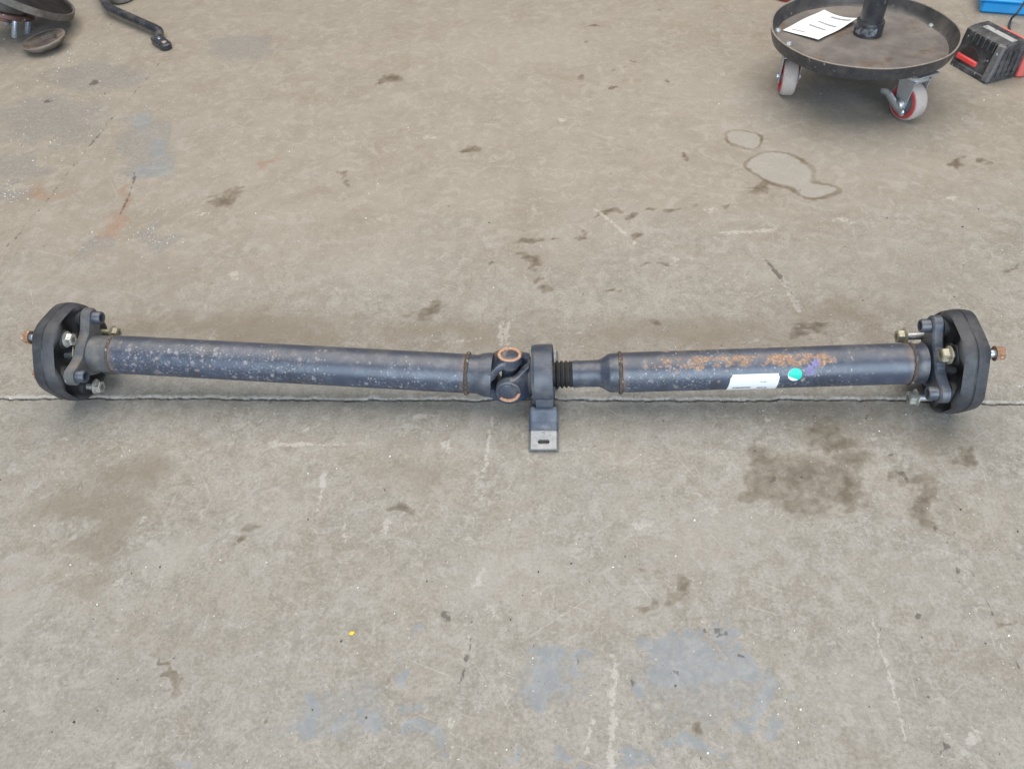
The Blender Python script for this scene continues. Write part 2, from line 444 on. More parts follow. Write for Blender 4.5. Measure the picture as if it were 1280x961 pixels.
def _ell(u, v, ru, rv, rot=0):
    """an ellipse seen at pixel (u, v) laid on the floor: centre + inverse 2x2"""
    c = at(u, v); a = math.radians(rot)
    p = at(u + ru * math.cos(a), v + ru * math.sin(a)) - c
    q = at(u - rv * math.sin(a), v + rv * math.cos(a)) - c
    A = np.array([[p.x, q.x], [p.y, q.y]])
    return np.array([c.x, c.y]), np.linalg.inv(A)
def _line(pts, w):
    """floor polyline through pixels, w = half width in pixels"""
    P = [at(*p) for p in pts]
    mid = pts[len(pts) // 2]
    wm = (at(mid[0] + w, mid[1]) - at(*mid)).length
    return [np.array([p.x, p.y]) for p in P], wm
OIL = [(735, 33, 7, 3), (724, 95, 9, 4), (768, 111, 11, 4), (740, 50, 4, 2), (785, 80, 5, 2), (771, 88, 4, 2), (830, 104, 5, 3), (830, 10, 6, 2), (1205, 202, 14, 6), (1240, 205, 8, 3), (1262, 335, 10, 4), (560, 500, 1, 1), (1008, 596, 78, 34), (1000, 632, 46, 28), (952, 606, 44, 24), (1050, 578, 48, 22), (1035, 546, 40, 14), (966, 576, 22, 26), (1062, 610, 22, 22),
       (1215, 571, 20, 15, 20), (540, 383, 20, 18, 30), (1156, 622, 16, 34, -18), (826, 730, 18, 16), (890, 906, 12, 16), (755, 265, 7, 5), (781, 269, 13, 7),
       (807, 264, 8, 5), (833, 263, 14, 7), (856, 255, 6, 5), (791, 290, 12, 8), (730, 290, 8, 5), (725, 302, 8, 6), (662, 305, 10, 5, -20), (685, 296, 9, 4, -10),
       (814, 331, 8, 4), (690, 361, 12, 8), (587, 187, 9, 5), (952, 237, 12, 7), (1013, 409, 24, 7), (819, 400, 9, 7), (770, 365, 8, 4), (683, 344, 9, 5, -20),
       (669, 325, 13, 5), (610, 328, 6, 4), (856, 195, 6, 3), (767, 110, 9, 3), (912, 264, 7, 4), (486, 100, 14, 7), (432, 222, 10, 5), (283, 246, 24, 9, -10),
       (290, 690, 22, 8, -40), (205, 845, 6, 26), (320, 655, 26, 10, -35), (60, 470, 1, 1), (172, 832, 9, 5), (330, 900, 8, 5), (495, 640, 14, 9), (1255, 770, 20, 8, -20)]
BLUE = [(685, 824, 26, 20), (691, 856, 27, 34), (682, 893, 15, 15), (654, 812, 13, 9), (722, 832, 8, 18), (722, 865, 6, 7), (702, 951, 14, 14), (738, 952, 17, 14),
        (799, 950, 24, 16), (791, 925, 10, 12), (788, 877, 10, 18), (860, 824, 56, 48), (905, 838, 36, 24), (872, 942, 34, 22), (952, 872, 20, 34), (810, 805, 18, 12),
        (828, 845, 28, 28), (390, 875, 18, 24), (385, 910, 22, 20), (447, 907, 22, 22), (520, 827, 14, 16), (530, 877, 20, 13), (520, 927, 22, 22), (422, 773, 9, 7),
        (507, 802, 5, 10), (195, 190, 18, 22), (175, 152, 20, 13), (190, 215, 22, 12), (1000, 905, 20, 28), (250, 955, 16, 10), (640, 930, 10, 8)]
GREY = [(60, 150, 95, 42), (120, 95, 80, 25), (20, 210, 45, 22), (12, 240, 22, 12), (125, 305, 22, 20), (198, 296, 38, 17), (185, 180, 40, 45), (1060, 120, 70, 16), (430, 890, 90, 50),
        (860, 850, 110, 70), (690, 850, 60, 60), (300, 60, 60, 22)]
DARK = [(1135, 603, 4, 11, -32), (1169, 658, 4, 8, -35), (1186, 681, 4, 8, -25), (1178, 670, 2, 6, -35), (1085, 519, 5, 3), (1090, 525, 4, 2), (1200, 717, 5, 5), (1235, 760, 4, 7),
        (1252, 797, 3, 8, -35), (1146, 767, 3, 8, -30), (117, 104, 9, 3, -15), (59, 128, 4, 3), (155, 840, 3, 4), (885, 792, 6, 6), (900, 797, 7, 4), (722, 828, 4, 10),
        (790, 855, 5, 7), (856, 924, 4, 2), (979, 756, 3, 2), (1015, 768, 3, 2), (982, 620, 3, 2), (1182, 935, 4, 9, -25), (1272, 825, 3, 9), (550, 773, 6, 9), (585, 800, 4, 5),
        (345, 500, 3, 2), (472, 789, 6, 4), (172, 826, 6, 3), (968, 600, 3, 4), (1115, 570, 3, 3), (920, 818, 3, 3), (841, 838, 4, 9, -30)]
PALE = [(291, 344, 7, 10, 20), (252, 267, 9, 5, -25), (471, 270, 10, 6), (887, 263, 16, 6), (842, 325, 8, 8), (178, 655, 10, 5, -30), (1208, 915, 14, 10), (1110, 590, 1, 1),
        (1075, 530, 12, 4, -20), (1095, 545, 10, 7), (1245, 575, 26, 3, 12), (803, 660, 10, 10), (890, 640, 9, 14), (1000, 575, 1, 1), (340, 550, 10, 5, -30), (480, 660, 6, 12),
        (824, 874, 7, 2), (640, 895, 8, 5), (615, 765, 8, 10), (600, 720, 10, 10), (530, 520, 16, 6), (560, 560, 10, 8), (85, 545, 14, 4), (1030, 905, 5, 9), (150, 730, 14, 6, -20),
        (700, 150, 8, 4), (535, 172, 12, 4), (1060, 275, 30, 4), (1190, 250, 12, 5), (905, 95, 8, 3), (960, 520, 5, 12, -20)]
SOFTP = [(45, 700, 70, 46, .9), (10, 760, 60, 40, .8), (205, 690, 50, 32, .8), (330, 640, 60, 60, .5), (880, 680, 120, 70, .5), (620, 720, 120, 60, .6), (1160, 730, 90, 90, .35),
         (480, 330, 150, 60, .35), (900, 110, 180, 40, .35), (640, 60, 200, 50, .45), (1080, 860, 100, 70, .45), (60, 880, 120, 80, .35)]
SOFTD = [(120, 640, 95, 70, .9), (150, 590, 75, 40, .8), (100, 720, 60, 40, .7), (500, 580, 90, 50, .5), (300, 410, 230, 28, .7), (560, 415, 180, 28, .6), (860, 415, 200, 28, .65),  # band behind the shaft: ochre stain plus its soft shadow, painted in
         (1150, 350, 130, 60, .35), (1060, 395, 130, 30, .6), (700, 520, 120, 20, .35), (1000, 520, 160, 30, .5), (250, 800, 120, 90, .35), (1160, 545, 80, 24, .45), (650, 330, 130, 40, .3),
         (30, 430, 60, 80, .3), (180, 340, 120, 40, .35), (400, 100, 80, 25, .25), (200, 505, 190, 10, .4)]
RUST = [(146, 284, 22, 18), (152, 258, 8, 26, 15), (50, 244, 42, 12), (338, 204, 12, 5), (140, 292, 26, 14), (156, 244, 6, 30, 12)]
PUD = [(928, 174, 29, 14), (962, 205, 30, 20), (985, 216, 40, 22), (1022, 240, 31, 14)]
SCR = [([(765, 822), (767, 850), (764, 880), (766, 910), (763, 935), (767, 975)], 4.5, 1.), ([(743, 876), (737, 905), (731, 940)], 2.6, .75),
       ([(1088, 770), (1101, 815), (1118, 868), (1131, 925)], 2.6, .8), ([(745, 261), (768, 281), (792, 303)], 2.6, .75), ([(978, 350), (988, 366), (1000, 391)], 4, .8),
       ([(900, 291), (935, 290), (970, 287)], 3.2, .7), ([(628, 402), (627, 432)], 2.6, .9), ([(636, 402), (635, 432)], 2.4, .8), ([(350, 553), (400, 556), (457, 555)], 3, .7),
       ([(405, 590), (398, 634)], 3, .7), ([(430, 655), (431, 678)], 3, .7), ([(615, 522), (609, 560), (604, 595)], 2.8, .6), ([(560, 430), (600, 422)], 2, .6),
       ([(565, 880), (560, 970)], 3.2, .5), ([(1005, 750), (1040, 735)], 2, .5), ([(1215, 760), (1245, 800), (1268, 830)], 2.6, .5), ([(370, 540), (402, 532)], 2, .7),
       ([(900, 640), (870, 655)], 2.5, .4), ([(720, 420), (742, 405)], 2.5, .4), ([(1060, 508), (1066, 522)], 2, .6), ([(604, 100), (640, 122)], 2, .5)]
SCD = [([(958, 325), (970, 340), (985, 360), (1000, 388)], 2.6, .9), ([(-20, 342), (60, 250), (105, 190), (150, 138), (205, 72)], 1.5, .42), ([(150, 268), (165, 235), (170, 215)], 1.6, .7),
       ([(588, 800), (578, 850), (573, 890)], 2.4, .5), ([(640, 497), (1300, 505)], .1, 0), ([(1180, 640), (1235, 760)], 1.6, .45), ([(1195, 800), (1205, 850)], 1.6, .45)]

CRK = [at(u, v) for u, v in ((-500, 495), (0, 497.3), (130, 497.6), (260, 498.4), (400, 499.3), (520, 500.2), (620, 499.6), (700, 499.6), (800, 500.2), (960, 499.8),
                             (1130, 500.4), (1200, 503), (1280, 504.3), (1700, 508))]
_cx = np.array([p.x for p in CRK]); _cy = np.array([p.y for p in CRK])
def crack_y(x):
    r = np.random.RandomState(3)
    y = np.interp(x, _cx, _cy)
    y = np.where(x < _cx[0], _cy[0] + (x - _cx[0]) * -.1, y); y = np.where(x > _cx[-1], _cy[-1] + (x - _cx[-1]) * -.1, y)
    for k in range(14):
        w = 9 * 1.42 ** k
        y = y + .0016 / (1 + .22 * k) * np.sin(w * x + r.rand() * 6.28) * (.5 + .5 * np.sin(w * .31 * x + r.rand() * 6.28))
    return y

def fields(P):
    """wear and painted shade masks at floor points P (n, 2)"""
    n = len(P)
    out = {}
    L_ = None
    rs = np.random.RandomState(21)
    def wob(f0, f1, amp, N=12):
        W = np.zeros((n, 2))
        for _ in range(N):
            fr = f0 * (f1 / f0) ** rs.rand(); th = rs.rand() * 6.283
            ph = (P[:, 0] * math.cos(th) + P[:, 1] * math.sin(th)) * fr * 6.283 + rs.rand() * 6.283
            W[:, 0] += np.sin(ph); W[:, 1] += np.sin(ph * 1.03 + rs.rand() * 6.283)
        return W * amp / math.sqrt(N / 2)
    w_lo = wob(6, 16, .011); w_hi = wob(30, 80, .0032)
    P_true = P
    P = P_true + w_lo + w_hi
    def sharp(e): return 2.2 if max(e[2], e[3]) < 26 and L_ is OIL else (1.5 if L_ is OIL else (2.2 if L_ is GREY and max(e[2], e[3]) < 46 else (1.5 if L_ is BLUE else 1.0)))
    def ells(L, dflt=-3.0, amp=False, smooth=False):
        f = np.full(n, dflt)
        acc = np.zeros(n)
        nonlocal L_
        L_ = L
        for e in L:
            w = 1.0
            if amp: e, w = e[:4], e[4]
            c, Ai = _ell(*e)
            R = np.abs(np.linalg.inv(Ai)).sum() * 2.2
            k = np.where((np.abs(P[:, 0] - c[0]) < R) & (np.abs(P[:, 1] - c[1]) < R))[0]
            if not len(k): continue
            q = (P[k] - c) @ Ai.T
            d = np.hypot(q[:, 0], q[:, 1])
            if amp: np.maximum.at(f, k, w * np.clip(1.25 - d, 0, 1))
            elif smooth: acc[k] += np.exp(-1.7 * d * d) * (d < 2.2)
            else: np.maximum.at(f, k, sharp(e) * np.where(d < 1.6, 1 - d, -.6 - 4 * (d - 1.6)))
        return acc if smooth else f
    out['oil'] = ells(OIL); out['blue'] = ells(BLUE); out['grey'] = ells(GREY); out['rust'] = ells(RUST)
    P = P_true + .3 * w_lo + .6 * w_hi
    out['dark'] = ells(DARK); out['pale'] = ells(PALE) * .8 - .05
    P = P_true + w_lo + w_hi
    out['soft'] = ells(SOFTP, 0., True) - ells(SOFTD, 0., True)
    P = P_true + .35 * w_lo + .3 * w_hi
    out['pud'] = ells(PUD, smooth=True) - .22
    P = P_true + .10 * w_lo + .35 * w_hi
    def lines(L, f):
        for pts, w, a in L:
            Q, wm = _line(pts, w)
            for i in range(len(Q) - 1):
                A, B = Q[i], Q[i + 1]
                lo = np.minimum(A, B) - 2.2 * wm; hi = np.maximum(A, B) + 2.2 * wm
                k = np.where((P[:, 0] > lo[0]) & (P[:, 0] < hi[0]) & (P[:, 1] > lo[1]) & (P[:, 1] < hi[1]))[0]
                if not len(k): continue
                t = np.clip(((P[k] - A) @ (B - A)) / ((B - A) @ (B - A)), 0, 1)
                d = np.linalg.norm(P[k] - (A + t[:, None] * (B - A)), axis=1) / wm
                f[k] = np.maximum(f[k], np.where(d < 2.0, a * .80 - .6 * d + .18, -3))
    lines(SCR, out['pale']); lines(SCD, out['dark'])
    return out

def slab(side):
    xs = np.concatenate([np.linspace(-5, -1.75, 12), np.arange(-1.7, 1.6, .0040), np.linspace(1.65, 5, 12)])
    if side > 0:
        d = np.concatenate([[0, .0008, .0018, .003, .0045, .0065], np.arange(.0095, .5, .0040), np.arange(.504, 1.1, .0052), np.arange(1.106, 1.95, .0070), np.linspace(2.0, 5, 10)])
    else:
        d = np.concatenate([[0, .0008, .0018, .003, .0045, .0065], np.arange(.0095, .72, .0036), np.linspace(.76, 4, 12)])
    X, D = np.meshgrid(xs, d)
    rs = np.random.RandomState(5 if side > 0 else 9)
    edge = crack_y(xs)
    gap = .0005 + .0004 * np.abs(np.interp(xs, np.linspace(-5, 5, 900), rs.randn(900)))
    Y = edge[None, :] + side * (gap[None, :] * np.exp(-D / .004) + D)
    chip = .6 * np.abs(np.interp(xs, np.linspace(-5, 5, 1600), rs.randn(1600)))
    drop = np.exp(-(D / (.0006 + .0008 * chip[None, :])) ** 1.3)
    Z = -.0035 * drop
    if side > 0:      # mortar squeezed up along the far edge
        lip = np.interp(xs, np.linspace(-5, 5, 700), rs.rand(700))
        Z = Z + .0016 * lip[None, :] * np.exp(-((D - .005) / .003) ** 2)
    Z[0, :] = -.03
    P = np.stack([X.ravel(), Y.ravel()], 1)
    f = fields(P)
    dd = D.ravel()
    crx = np.interp(P[:, 0], np.linspace(-5, 5, 260), rs.rand(260))
    if side > 0:
        band = .62 * np.exp(-((dd - .0040) / .0036) ** 2) * crx ** .8
        f['pale'] = np.where(dd < .012, np.maximum(f['pale'], band * 1.25), f['pale'])
    f['dark'] = np.where(dd < .004, np.maximum(f['dark'], .75 * np.exp(-(dd / .0012) ** 2) - .05), f['dark'])
    V = np.stack([X.ravel(), Y.ravel(), Z.ravel()], 1).astype(np.float32)
    ny, nx = X.shape
    i = np.arange(ny - 1)[:, None] * nx + np.arange(nx - 1)[None, :]
    q = np.stack([i, i + 1, i + 1 + nx, i + nx], -1).reshape(-1, 4)
    if side < 0: q = q[:, ::-1]
    me = bpy.data.meshes.new('slab')
    me.vertices.add(len(V)); me.vertices.foreach_set('co', V.ravel())
    me.loops.add(q.size); me.loops.foreach_set('vertex_index', q.ravel().astype(np.int32))
    me.polygons.add(len(q)); me.polygons.foreach_set('loop_start', np.arange(0, q.size, 4, dtype=np.int32))
    me.update(calc_edges=True); me.validate()
    me.polygons.foreach_set('use_smooth', np.ones(len(q), dtype=bool))
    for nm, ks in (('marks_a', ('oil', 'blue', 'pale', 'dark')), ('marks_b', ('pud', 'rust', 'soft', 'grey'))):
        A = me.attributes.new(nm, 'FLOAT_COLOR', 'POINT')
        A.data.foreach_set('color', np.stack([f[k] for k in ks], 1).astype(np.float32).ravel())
    o = bpy.data.objects.new('slab', me); scene.collection.objects.link(o)
    return o
m_conc = concrete()
m_dirt = worn('joint_dirt', (.05, .045, .04), (.09, .08, .07), .9, scale=40)
fl = MB().box((-5, -3.5, -.10), (5, 6, -.028), .01).obj('floor', m_dirt)
fl['kind'] = 'structure'
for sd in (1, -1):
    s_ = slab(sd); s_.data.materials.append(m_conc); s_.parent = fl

# loose chips and grit scattered on the concrete
def litter(name, n, material, label, cat, spots, smin, smax, seed, power=2.2):
    r = random.Random(seed); b = MB()
    for _ in range(n):
        u, v, su, sv = r.choice(spots)
        uu, vv = (r.uniform(u - su, u + su), r.uniform(v - sv, v + sv)) if su > 300 else (r.gauss(u, su), r.gauss(v, sv))
        if not (-60 < uu < 1340 and -20 < vv < 1000): continue
        p = at(uu, vv)
        s = smin + (smax - smin) * r.random() ** power
        k = r.choice((3, 4, 5)); a0 = r.random() * 6.28; asp = r.uniform(.35, 1)
        h = s * r.uniform(.15, .5); tx, ty = r.uniform(-.3, .3), r.uniform(-.3, .3)
        ca, sa = math.cos(a0), math.sin(a0)
        top = []; bot = []
        for i in range(k):
            t = 6.28 * i / k + r.uniform(-.3, .3); rr = s * .5 * r.uniform(.7, 1.1)
            x, y = rr * math.cos(t), rr * math.sin(t) * asp
            X, Y = x * ca - y * sa, x * sa + y * ca
            bot.append((p.x + X, p.y + Y, .0)); top.append((p.x + X * .8, p.y + Y * .8, h + X * tx + Y * ty))
        b.add(bot + top, [tuple(range(k, 2 * k))] + [(i, (i + 1) % k, k + (i + 1) % k, k + i) for i in range(k)])
    o = b.obj(name, material, smooth=0)
    tag(o, label, cat, kind='stuff'); return o
m_chip = worn('white_chips', (.74, .73, .70), (.60, .58, .55), .45, scale=90)
m_crumb = worn('dark_crumbs', (.05, .047, .043), (.10, .09, .08), .8, scale=90)
m_sand = worn('sand_grains', (.50, .47, .42), (.36, .32, .27), .8, scale=90)
litter('white_chips', 900, m_chip, 'tiny white chips and metal swarf scattered over the concrete', 'debris',
       [(640, 480, 700, 500)] * 5 + [(60, 150, 50, 30), (130, 100, 60, 25), (40, 175, 40, 25), (190, 295, 25, 9), (20, 240, 14, 7), (90, 75, 40, 12), (1200, 60, 60, 60), (40, 30, 20, 20)], .0009, .0040, 3)
litter('dark_crumbs', 260, m_crumb, 'small dark crumbs of dirt and rubber on the concrete', 'debris', [(640, 480, 700, 500)], .0010, .0040, 4)
litter('sand_grains', 1500, m_sand, 'fine sandy grit lying on the concrete', 'debris', [(640, 480, 700, 500)] * 3 + [(640, 520, 400, 20), (60, 150, 60, 40)], .0008, .0026, 5)
yc = MB(); p0 = at(440, 791.5)
yc.prism([(.0033 * math.cos(t) * (1 + .2 * math.sin(2 * t)), .0026 * math.sin(t)) for t in [6.2832 * k / 9 for k in range(9)]], 0, .0016, .0004, Matrix.Translation((p0.x, p0.y, 0)))
tag(yc.obj('yellow_chip', worn('yellow_plastic', (.75, .52, .03), rough=.45)), 'tiny yellow plastic chip on the bare concrete floor', 'chip')

# ------------------------------------------------------------------ the drive shaft
RT = .0281                                   # tube radius
AX_L = at(148, 443, .0705); AX_R = at(1143, 454, .0705); AX_J = at(640, 470, .051)
class Half:
    def __init__(s, A, B):
        s.o = A.copy(); s.x = (B - A).normalized()
        y = Vector((0, 0, 1)).cross(s.x).normalized(); z = s.x.cross(y)
        s.y, s.z = y, z
        s.M = Matrix.Translation(A) @ Matrix((s.x, y, z)).transposed().to_4x4()
    def s_at(s, u):
        """axis length whose projection has pixel column u"""
        lo, hi = -1.5, 1.5
        for _ in range(60):
            m = (lo + hi) / 2
            if pix(s.o + s.x * m)[0] < u: lo = m
            else: hi = m
        return lo
    def dirv(s, phi):
        """local unit vector at angle phi, 0 = up the picture, 90 = towards the camera"""
        a = math.radians(phi); up = Vector((0, _s, _c)); tc = Vector((0, -_c, _s))
        return up * math.cos(a) + tc * math.sin(a)
    def rot(s, phi):
        """matrix turning local +Z(radial) to direction phi, X kept"""
        d = s.dirv(phi); t = Vector((1, 0, 0)).cross(d)   # tangential
        return Matrix(((1, 0, 0), (0, -t.y, d.y), (0, -t.z, d.z))).to_4x4()
HL = Half(AX_L, AX_J); HR = Half(AX_J, AX_R)
L0, L1 = 0.0, HL.s_at(583)
Q0, Q1 = HR.s_at(777), HR.s_at(1133)
RUST_X = (HR.s_at(800) - Q0, HR.s_at(1042) - Q0)
m_tube_l = shaft_mat('shaft_paint_speckled', L1 - L0, 'speckled')
m_tube_r = shaft_mat('shaft_paint_rust_patch', Q1 - Q0, 'rusty')
m_paint = worn('blue_black_paint', (.036, .049, .078), (.021, .028, .043), .36, scale=70, chip=(.24, .25, .27), chip_scale=190, chip_at=.70,
               rust=(.20, .11, .065), rust_scale=38, rust_at=.63, dust=.25, spec=.75)
m_cast = worn('grey_cast_steel', (.105, .107, .114), (.060, .061, .066), .5, scale=60, rust=(.17, .12, .09), rust_scale=40, rust_at=.60, dust=.40, spec=.5, bump=.3,
              chip=(.26, .26, .26), chip_scale=170, chip_at=.70)
m_rubber = worn('black_rubber', (.014, .014, .015), (.026, .026, .028), .6, scale=50, dust=.22, dustcol=(.15, .14, .13), bump=.25, spec=.35)
m_disc = worn('dusty_disc_rubber', (.026, .028, .034), (.046, .048, .056), .46, scale=45, dust=.42, dustcol=(.125, .120, .118), bump=.3, spec=.45)
_g = NB(m_disc.node_tree); _b = m_disc.node_tree.nodes['Principled BSDF']
_sx = _g.n('ShaderNodeSeparateXYZ'); _g.l(_g.coord(), _sx.inputs[0])
_r = _g.math('SQRT', _g.math('ADD', _g.math('MULTIPLY', _sx.outputs[1], _sx.outputs[1]), _g.math('MULTIPLY', _sx.outputs[2], _sx.outputs[2])))
_src = _b.inputs['Base Color'].links[0].from_socket
_g.l(_g.mix(_g.ss(_r, .0615, .0660), (.013, .013, .014), _src), _b.inputs['Base Color'])      # dust only clings to the outer band
m_zinc = worn('zinc_plated_bolt', (.62, .64, .62), (.42, .43, .40), .30, metal=.85, scale=90, rust=(.33, .24, .15), rust_scale=90, rust_at=.64)
m_zincy = worn('yellowed_bolt', (.42, .40, .31), (.26, .24, .18), .42, metal=.6, scale=90, rust=(.24, .15, .09), rust_scale=80, rust_at=.58)
m_rustnut = worn('rusty_nut', (.33, .19, .11), (.18, .10, .06), .7, metal=.2, scale=120, bump=.4, chip=(.5, .42, .36), chip_scale=150, chip_at=.6)
m_weld = worn('rusted_weld', (.060, .050, .046), (.115, .075, .055), .7, scale=110, bump=.7, chip=(.30, .25, .21), chip_scale=160, chip_at=.62)
m_orange = worn('orange_rust', (.55, .31, .20), (.34, .17, .10), .75, scale=150, bump=.5, chip=(.60, .42, .30), chip_scale=200, chip_at=.6)
m_steel = worn('bare_steel', (.50, .51, .53), (.34, .33, .33), .38, metal=.75, scale=80, rust=(.24, .15, .10), rust_scale=60, rust_at=.60, dust=.2)
m_blues = worn('blued_stud', (.52, .59, .68), (.34, .39, .47), .28, metal=.7, scale=120)
m_green = worn('green_thread_lock', (.22, .46, .38), (.40, .42, .30), .6, scale=150)
base = at(640, 500)
shaft = thing('drive_shaft', (AX_J.x, AX_J.y, 0), 'long two-piece dark blue-grey drive shaft lying across the concrete joint', 'drive shaft')
def wj(seed, a):
    r = random.Random(seed); T = {}
    def f(k, j):
        if k not in T: T[k] = r.uniform(-a, a)
        return T[k] + r.uniform(-.12, .12)
    return f
def TX(x): return Matrix.Translation((x, 0, 0))

# tubes
def tube_prof(x0, x1, r):
    n = 24
    return [(x0, r - .001)] + [(x0 + .0008 + (x1 - x0 - .0016) * i / n, r) for i in range(n + 1)] + [(x1, r - .001)]
MB().lathe(tube_prof(0, L1 - L0, RT), 72).obj('tube', m_tube_l, shaft, HL.M @ TX(L0))['label'] = 'speckled tube with pale corrosion spots'
MB().lathe(tube_prof(0, Q1 - Q0, RT), 72).obj('tube', m_tube_r, shaft, HR.M @ TX(Q0))['label'] = 'tube with a rust patch, white label and green dot'
# left end: hub between weld and flange
xh0 = HL.s_at(113); MB().lathe([(xh0, .0285), (xh0 + .004, .0268), (L0 - .007, .0268), (L0 - .005, .0277), (L0 + .002, .0277)], 64).obj('hub', m_cast, shaft, HL.M)
MB().torus(L0 - .003, .0272, .0021, 72, 8, jit=wj(1, .22)).obj('weld_bead', m_weld, shaft, HL.M)
xe1 = HR.s_at(1152); MB().lathe([(Q1 - .002, .0277), (Q1 + .005, .0277), (Q1 + .007, .0268), (xe1 - .004, .0268), (xe1, .0285)], 64).obj('hub', m_paint, shaft, HR.M)
MB().torus(Q1 + .003, .0274, .0026, 72, 8, jit=wj(2, .3)).obj('weld_bead', m_weld, shaft, HR.M)
MB().torus(L1 + .002, .0276, .0030, 72, 8, jit=wj(3, .35)).obj('weld_bead', m_weld, shaft, HL.M)
MB().torus(Q0 - .002, .0276, .0026, 72, 8, jit=wj(4, .35)).obj('weld_bead', m_weld, shaft, HR.M)

# three-armed flanges
def spider_outline(phis, H, arm=.053, hw=.0135, hub=.031, n=180):
    out = []
    dirs = []
    for p in phis:
        d = H.dirv(p); dirs.append((d.y, d.z))
    for k in range(n):
        a = 2 * math.pi * k / n; e = (math.cos(a), math.sin(a)); lo = 0
        r = hub
        steps = 90
        def inside(q):
            x, y = e[0] * q, e[1] * q
            val = 0
            for d in dirs:
                t = max(0, min(arm, x * d[0] + y * d[1])); dx, dy = x - t * d[0], y - t * d[1]
                w = hw + .010 * (1 - t / arm) ** 1.5
                val += math.exp(-((math.hypot(dx, dy) - w) / .0035))
            val += math.exp(-((math.hypot(x, y) - hub) / .0035))
            return val > 1
        for i in range(steps):
            q = .02 + i * (.055 / steps)
            if inside(q): r = max(r, q)
        out.append((e[0] * r, e[1] * r))
    return out
ZX = Matrix(((0, 0, 1, 0), (1, 0, 0, 0), (0, 1, 0, 0), (0, 0, 0, 1)))     # prism plane (a, b, h) -> (h along X, a=Y, b=Z)
def hexhead(g, x, sgn, M, af=.0085, hh=.008, fl=.0115):
    """flanged hex head: seat at x, growing along sgn*X"""
    o = [(af * math.cos(math.pi / 3 * k + .3) * 1.1, af * math.sin(math.pi / 3 * k + .3) * 1.1) for k in range(6)]
    g.lathe([(x, 0), (x, fl * .98), (x + sgn * .0012, fl), (x + sgn * .0026, fl * .86), (x + sgn * .0034, af)], 28, M)
    a, b = sorted((x + sgn * .002, x + sgn * (.002 + hh)))
    g.prism(o, a, b, .0012, M @ ZX)
    g.lathe([(x + sgn * (.002 + hh), af * .72), (x + sgn * (.0024 + hh), af * .55), (x + sgn * (.0014 + hh), af * .4), (x + sgn * (.0014 + hh), 0)], 20, M)

def flex_end(H, xc, sgn, phi0, T=.039):
    """coupling disc, flange and bolts; xc = disc centre along the axis, sgn = direction from disc towards the tube"""
    arms = [phi0 + 120 * k for k in range(3)]; bolts = [phi0 + 60 + 120 * k for k in range(3)]
    # --- rubber disc
    nphi = 120
    dref = [H.dirv(p) for p in arms + bolts]
    angs = [math.atan2(d.z, d.y) for d in dref]
    a0 = angs[0]
    h = T / 2
    prof = [(-h + .006, .0265), (-h + .002, .0285), (-h, .034), (-h, .045), (-h, .053), (-h, .060), (-h + .001, .0645), (-h + .004, .0672), (-h + .010, .0685), (-.0016, .0693), (-.0004, .0678), (.0004, .0678),
            (.0016, .0693), (h - .010, .0685), (h - .004, .0672), (h - .001, .0645), (h, .060), (h, .053), (h, .045), (h, .034), (h - .002, .0285), (h - .006, .0265)]
    vs = []; fs = []
    for i, (x, r) in enumerate(prof):
        for k in range(nphi):
            a = 2 * math.pi * k / nphi
            c6 = math.cos(6 * (a - a0))
            # lobes at the six bolts
            rr = r
            if r > .04:
                rr = r * 1.028 * (1 + .030 * c6 * (r / .0685) ** 2) - .0008
            xx = x
            if .03 < r < .0662 and abs(x) > h - .006:
                pocket = (.5 - .5 * c6) ** 1.1
                edge = 1.0 if r < .0625 else .55
                xx = x - math.copysign(.0110 * pocket * edge, x)
            vs.append((xc + xx, rr * math.cos(a), rr * math.sin(a)))
    n = len(prof)
    for i in range(n):
        j = (i + 1) % n
        for k in range(nphi):
            q = (k + 1) % nphi
            fs.append((i * nphi + k, i * nphi + q, j * nphi + q, j * nphi + k))
    disc = MB().add(vs, fs).obj('coupling_disc', m_disc, shaft, H.M, 50)
    # steel bushings seated in the disc
    for p in arms + bolts:
        d = H.dirv(p) * .050
        MB().lathe([(xc - h - .0008, .0075), (xc - h - .0008, .0125), (xc - h + .003, .0135), (xc + h - .003, .0135), (xc + h + .0008, .0125), (xc + h + .0008, .0075)], 24, Matrix.Translation((0, d.y, d.z))) \
            .obj('bushing', m_rubber, disc, H.M)
    # --- flange
    xa = xc + sgn * (h + .0015); xb = xa + sgn * .0145
    lo, hi = min(xa, xb), max(xa, xb)
    fl_ = MB().prism(spider_outline(arms, H), lo, hi, .0022, ZX)
    fo = fl_.obj('flange', m_cast if sgn > 0 else m_paint, shaft, H.M, 40)
    for p in arms:
        d = H.dirv(p) * .0525; T_ = Matrix.Translation((0, d.y, d.z))
        MB().lathe([(xb - sgn * .001, .0092), (xb + sgn * .0105, .0092), (xb + sgn * .012, .0083), (xb + sgn * .012, .0058), (xb + sgn * .001, .0058), (xb + sgn * .001, 0)], 28, T_) \
            .obj('sleeve', m_paint, fo, H.M)
    return xc, h, bolts, arms, xb
XL = HL.s_at(91); XR = HR.s_at(1190)
xc, h, bolts, arms, xb = flex_end(HL, XL, 1, 10)
for p, mt, lift in ((bolts[0], m_zinc, 0.0), (bolts[1], m_zinc, .012), (bolts[2], m_zincy, .016)):
    d = HL.dirv(p) * .050; T_ = Matrix.Translation((0, d.y, d.z))
    g = MB(); hexhead(g, xc + h + .001 + lift, 1, T_)
    g.lathe([(xc - h, .0052), (xc + h + .002 + lift, .0052)], 20, T_)
    g.obj('bolt', mt, shaft, HL.M)
d = HL.dirv(bolts[0]) * .050; T_ = Matrix.Translation((0, d.y, d.z))
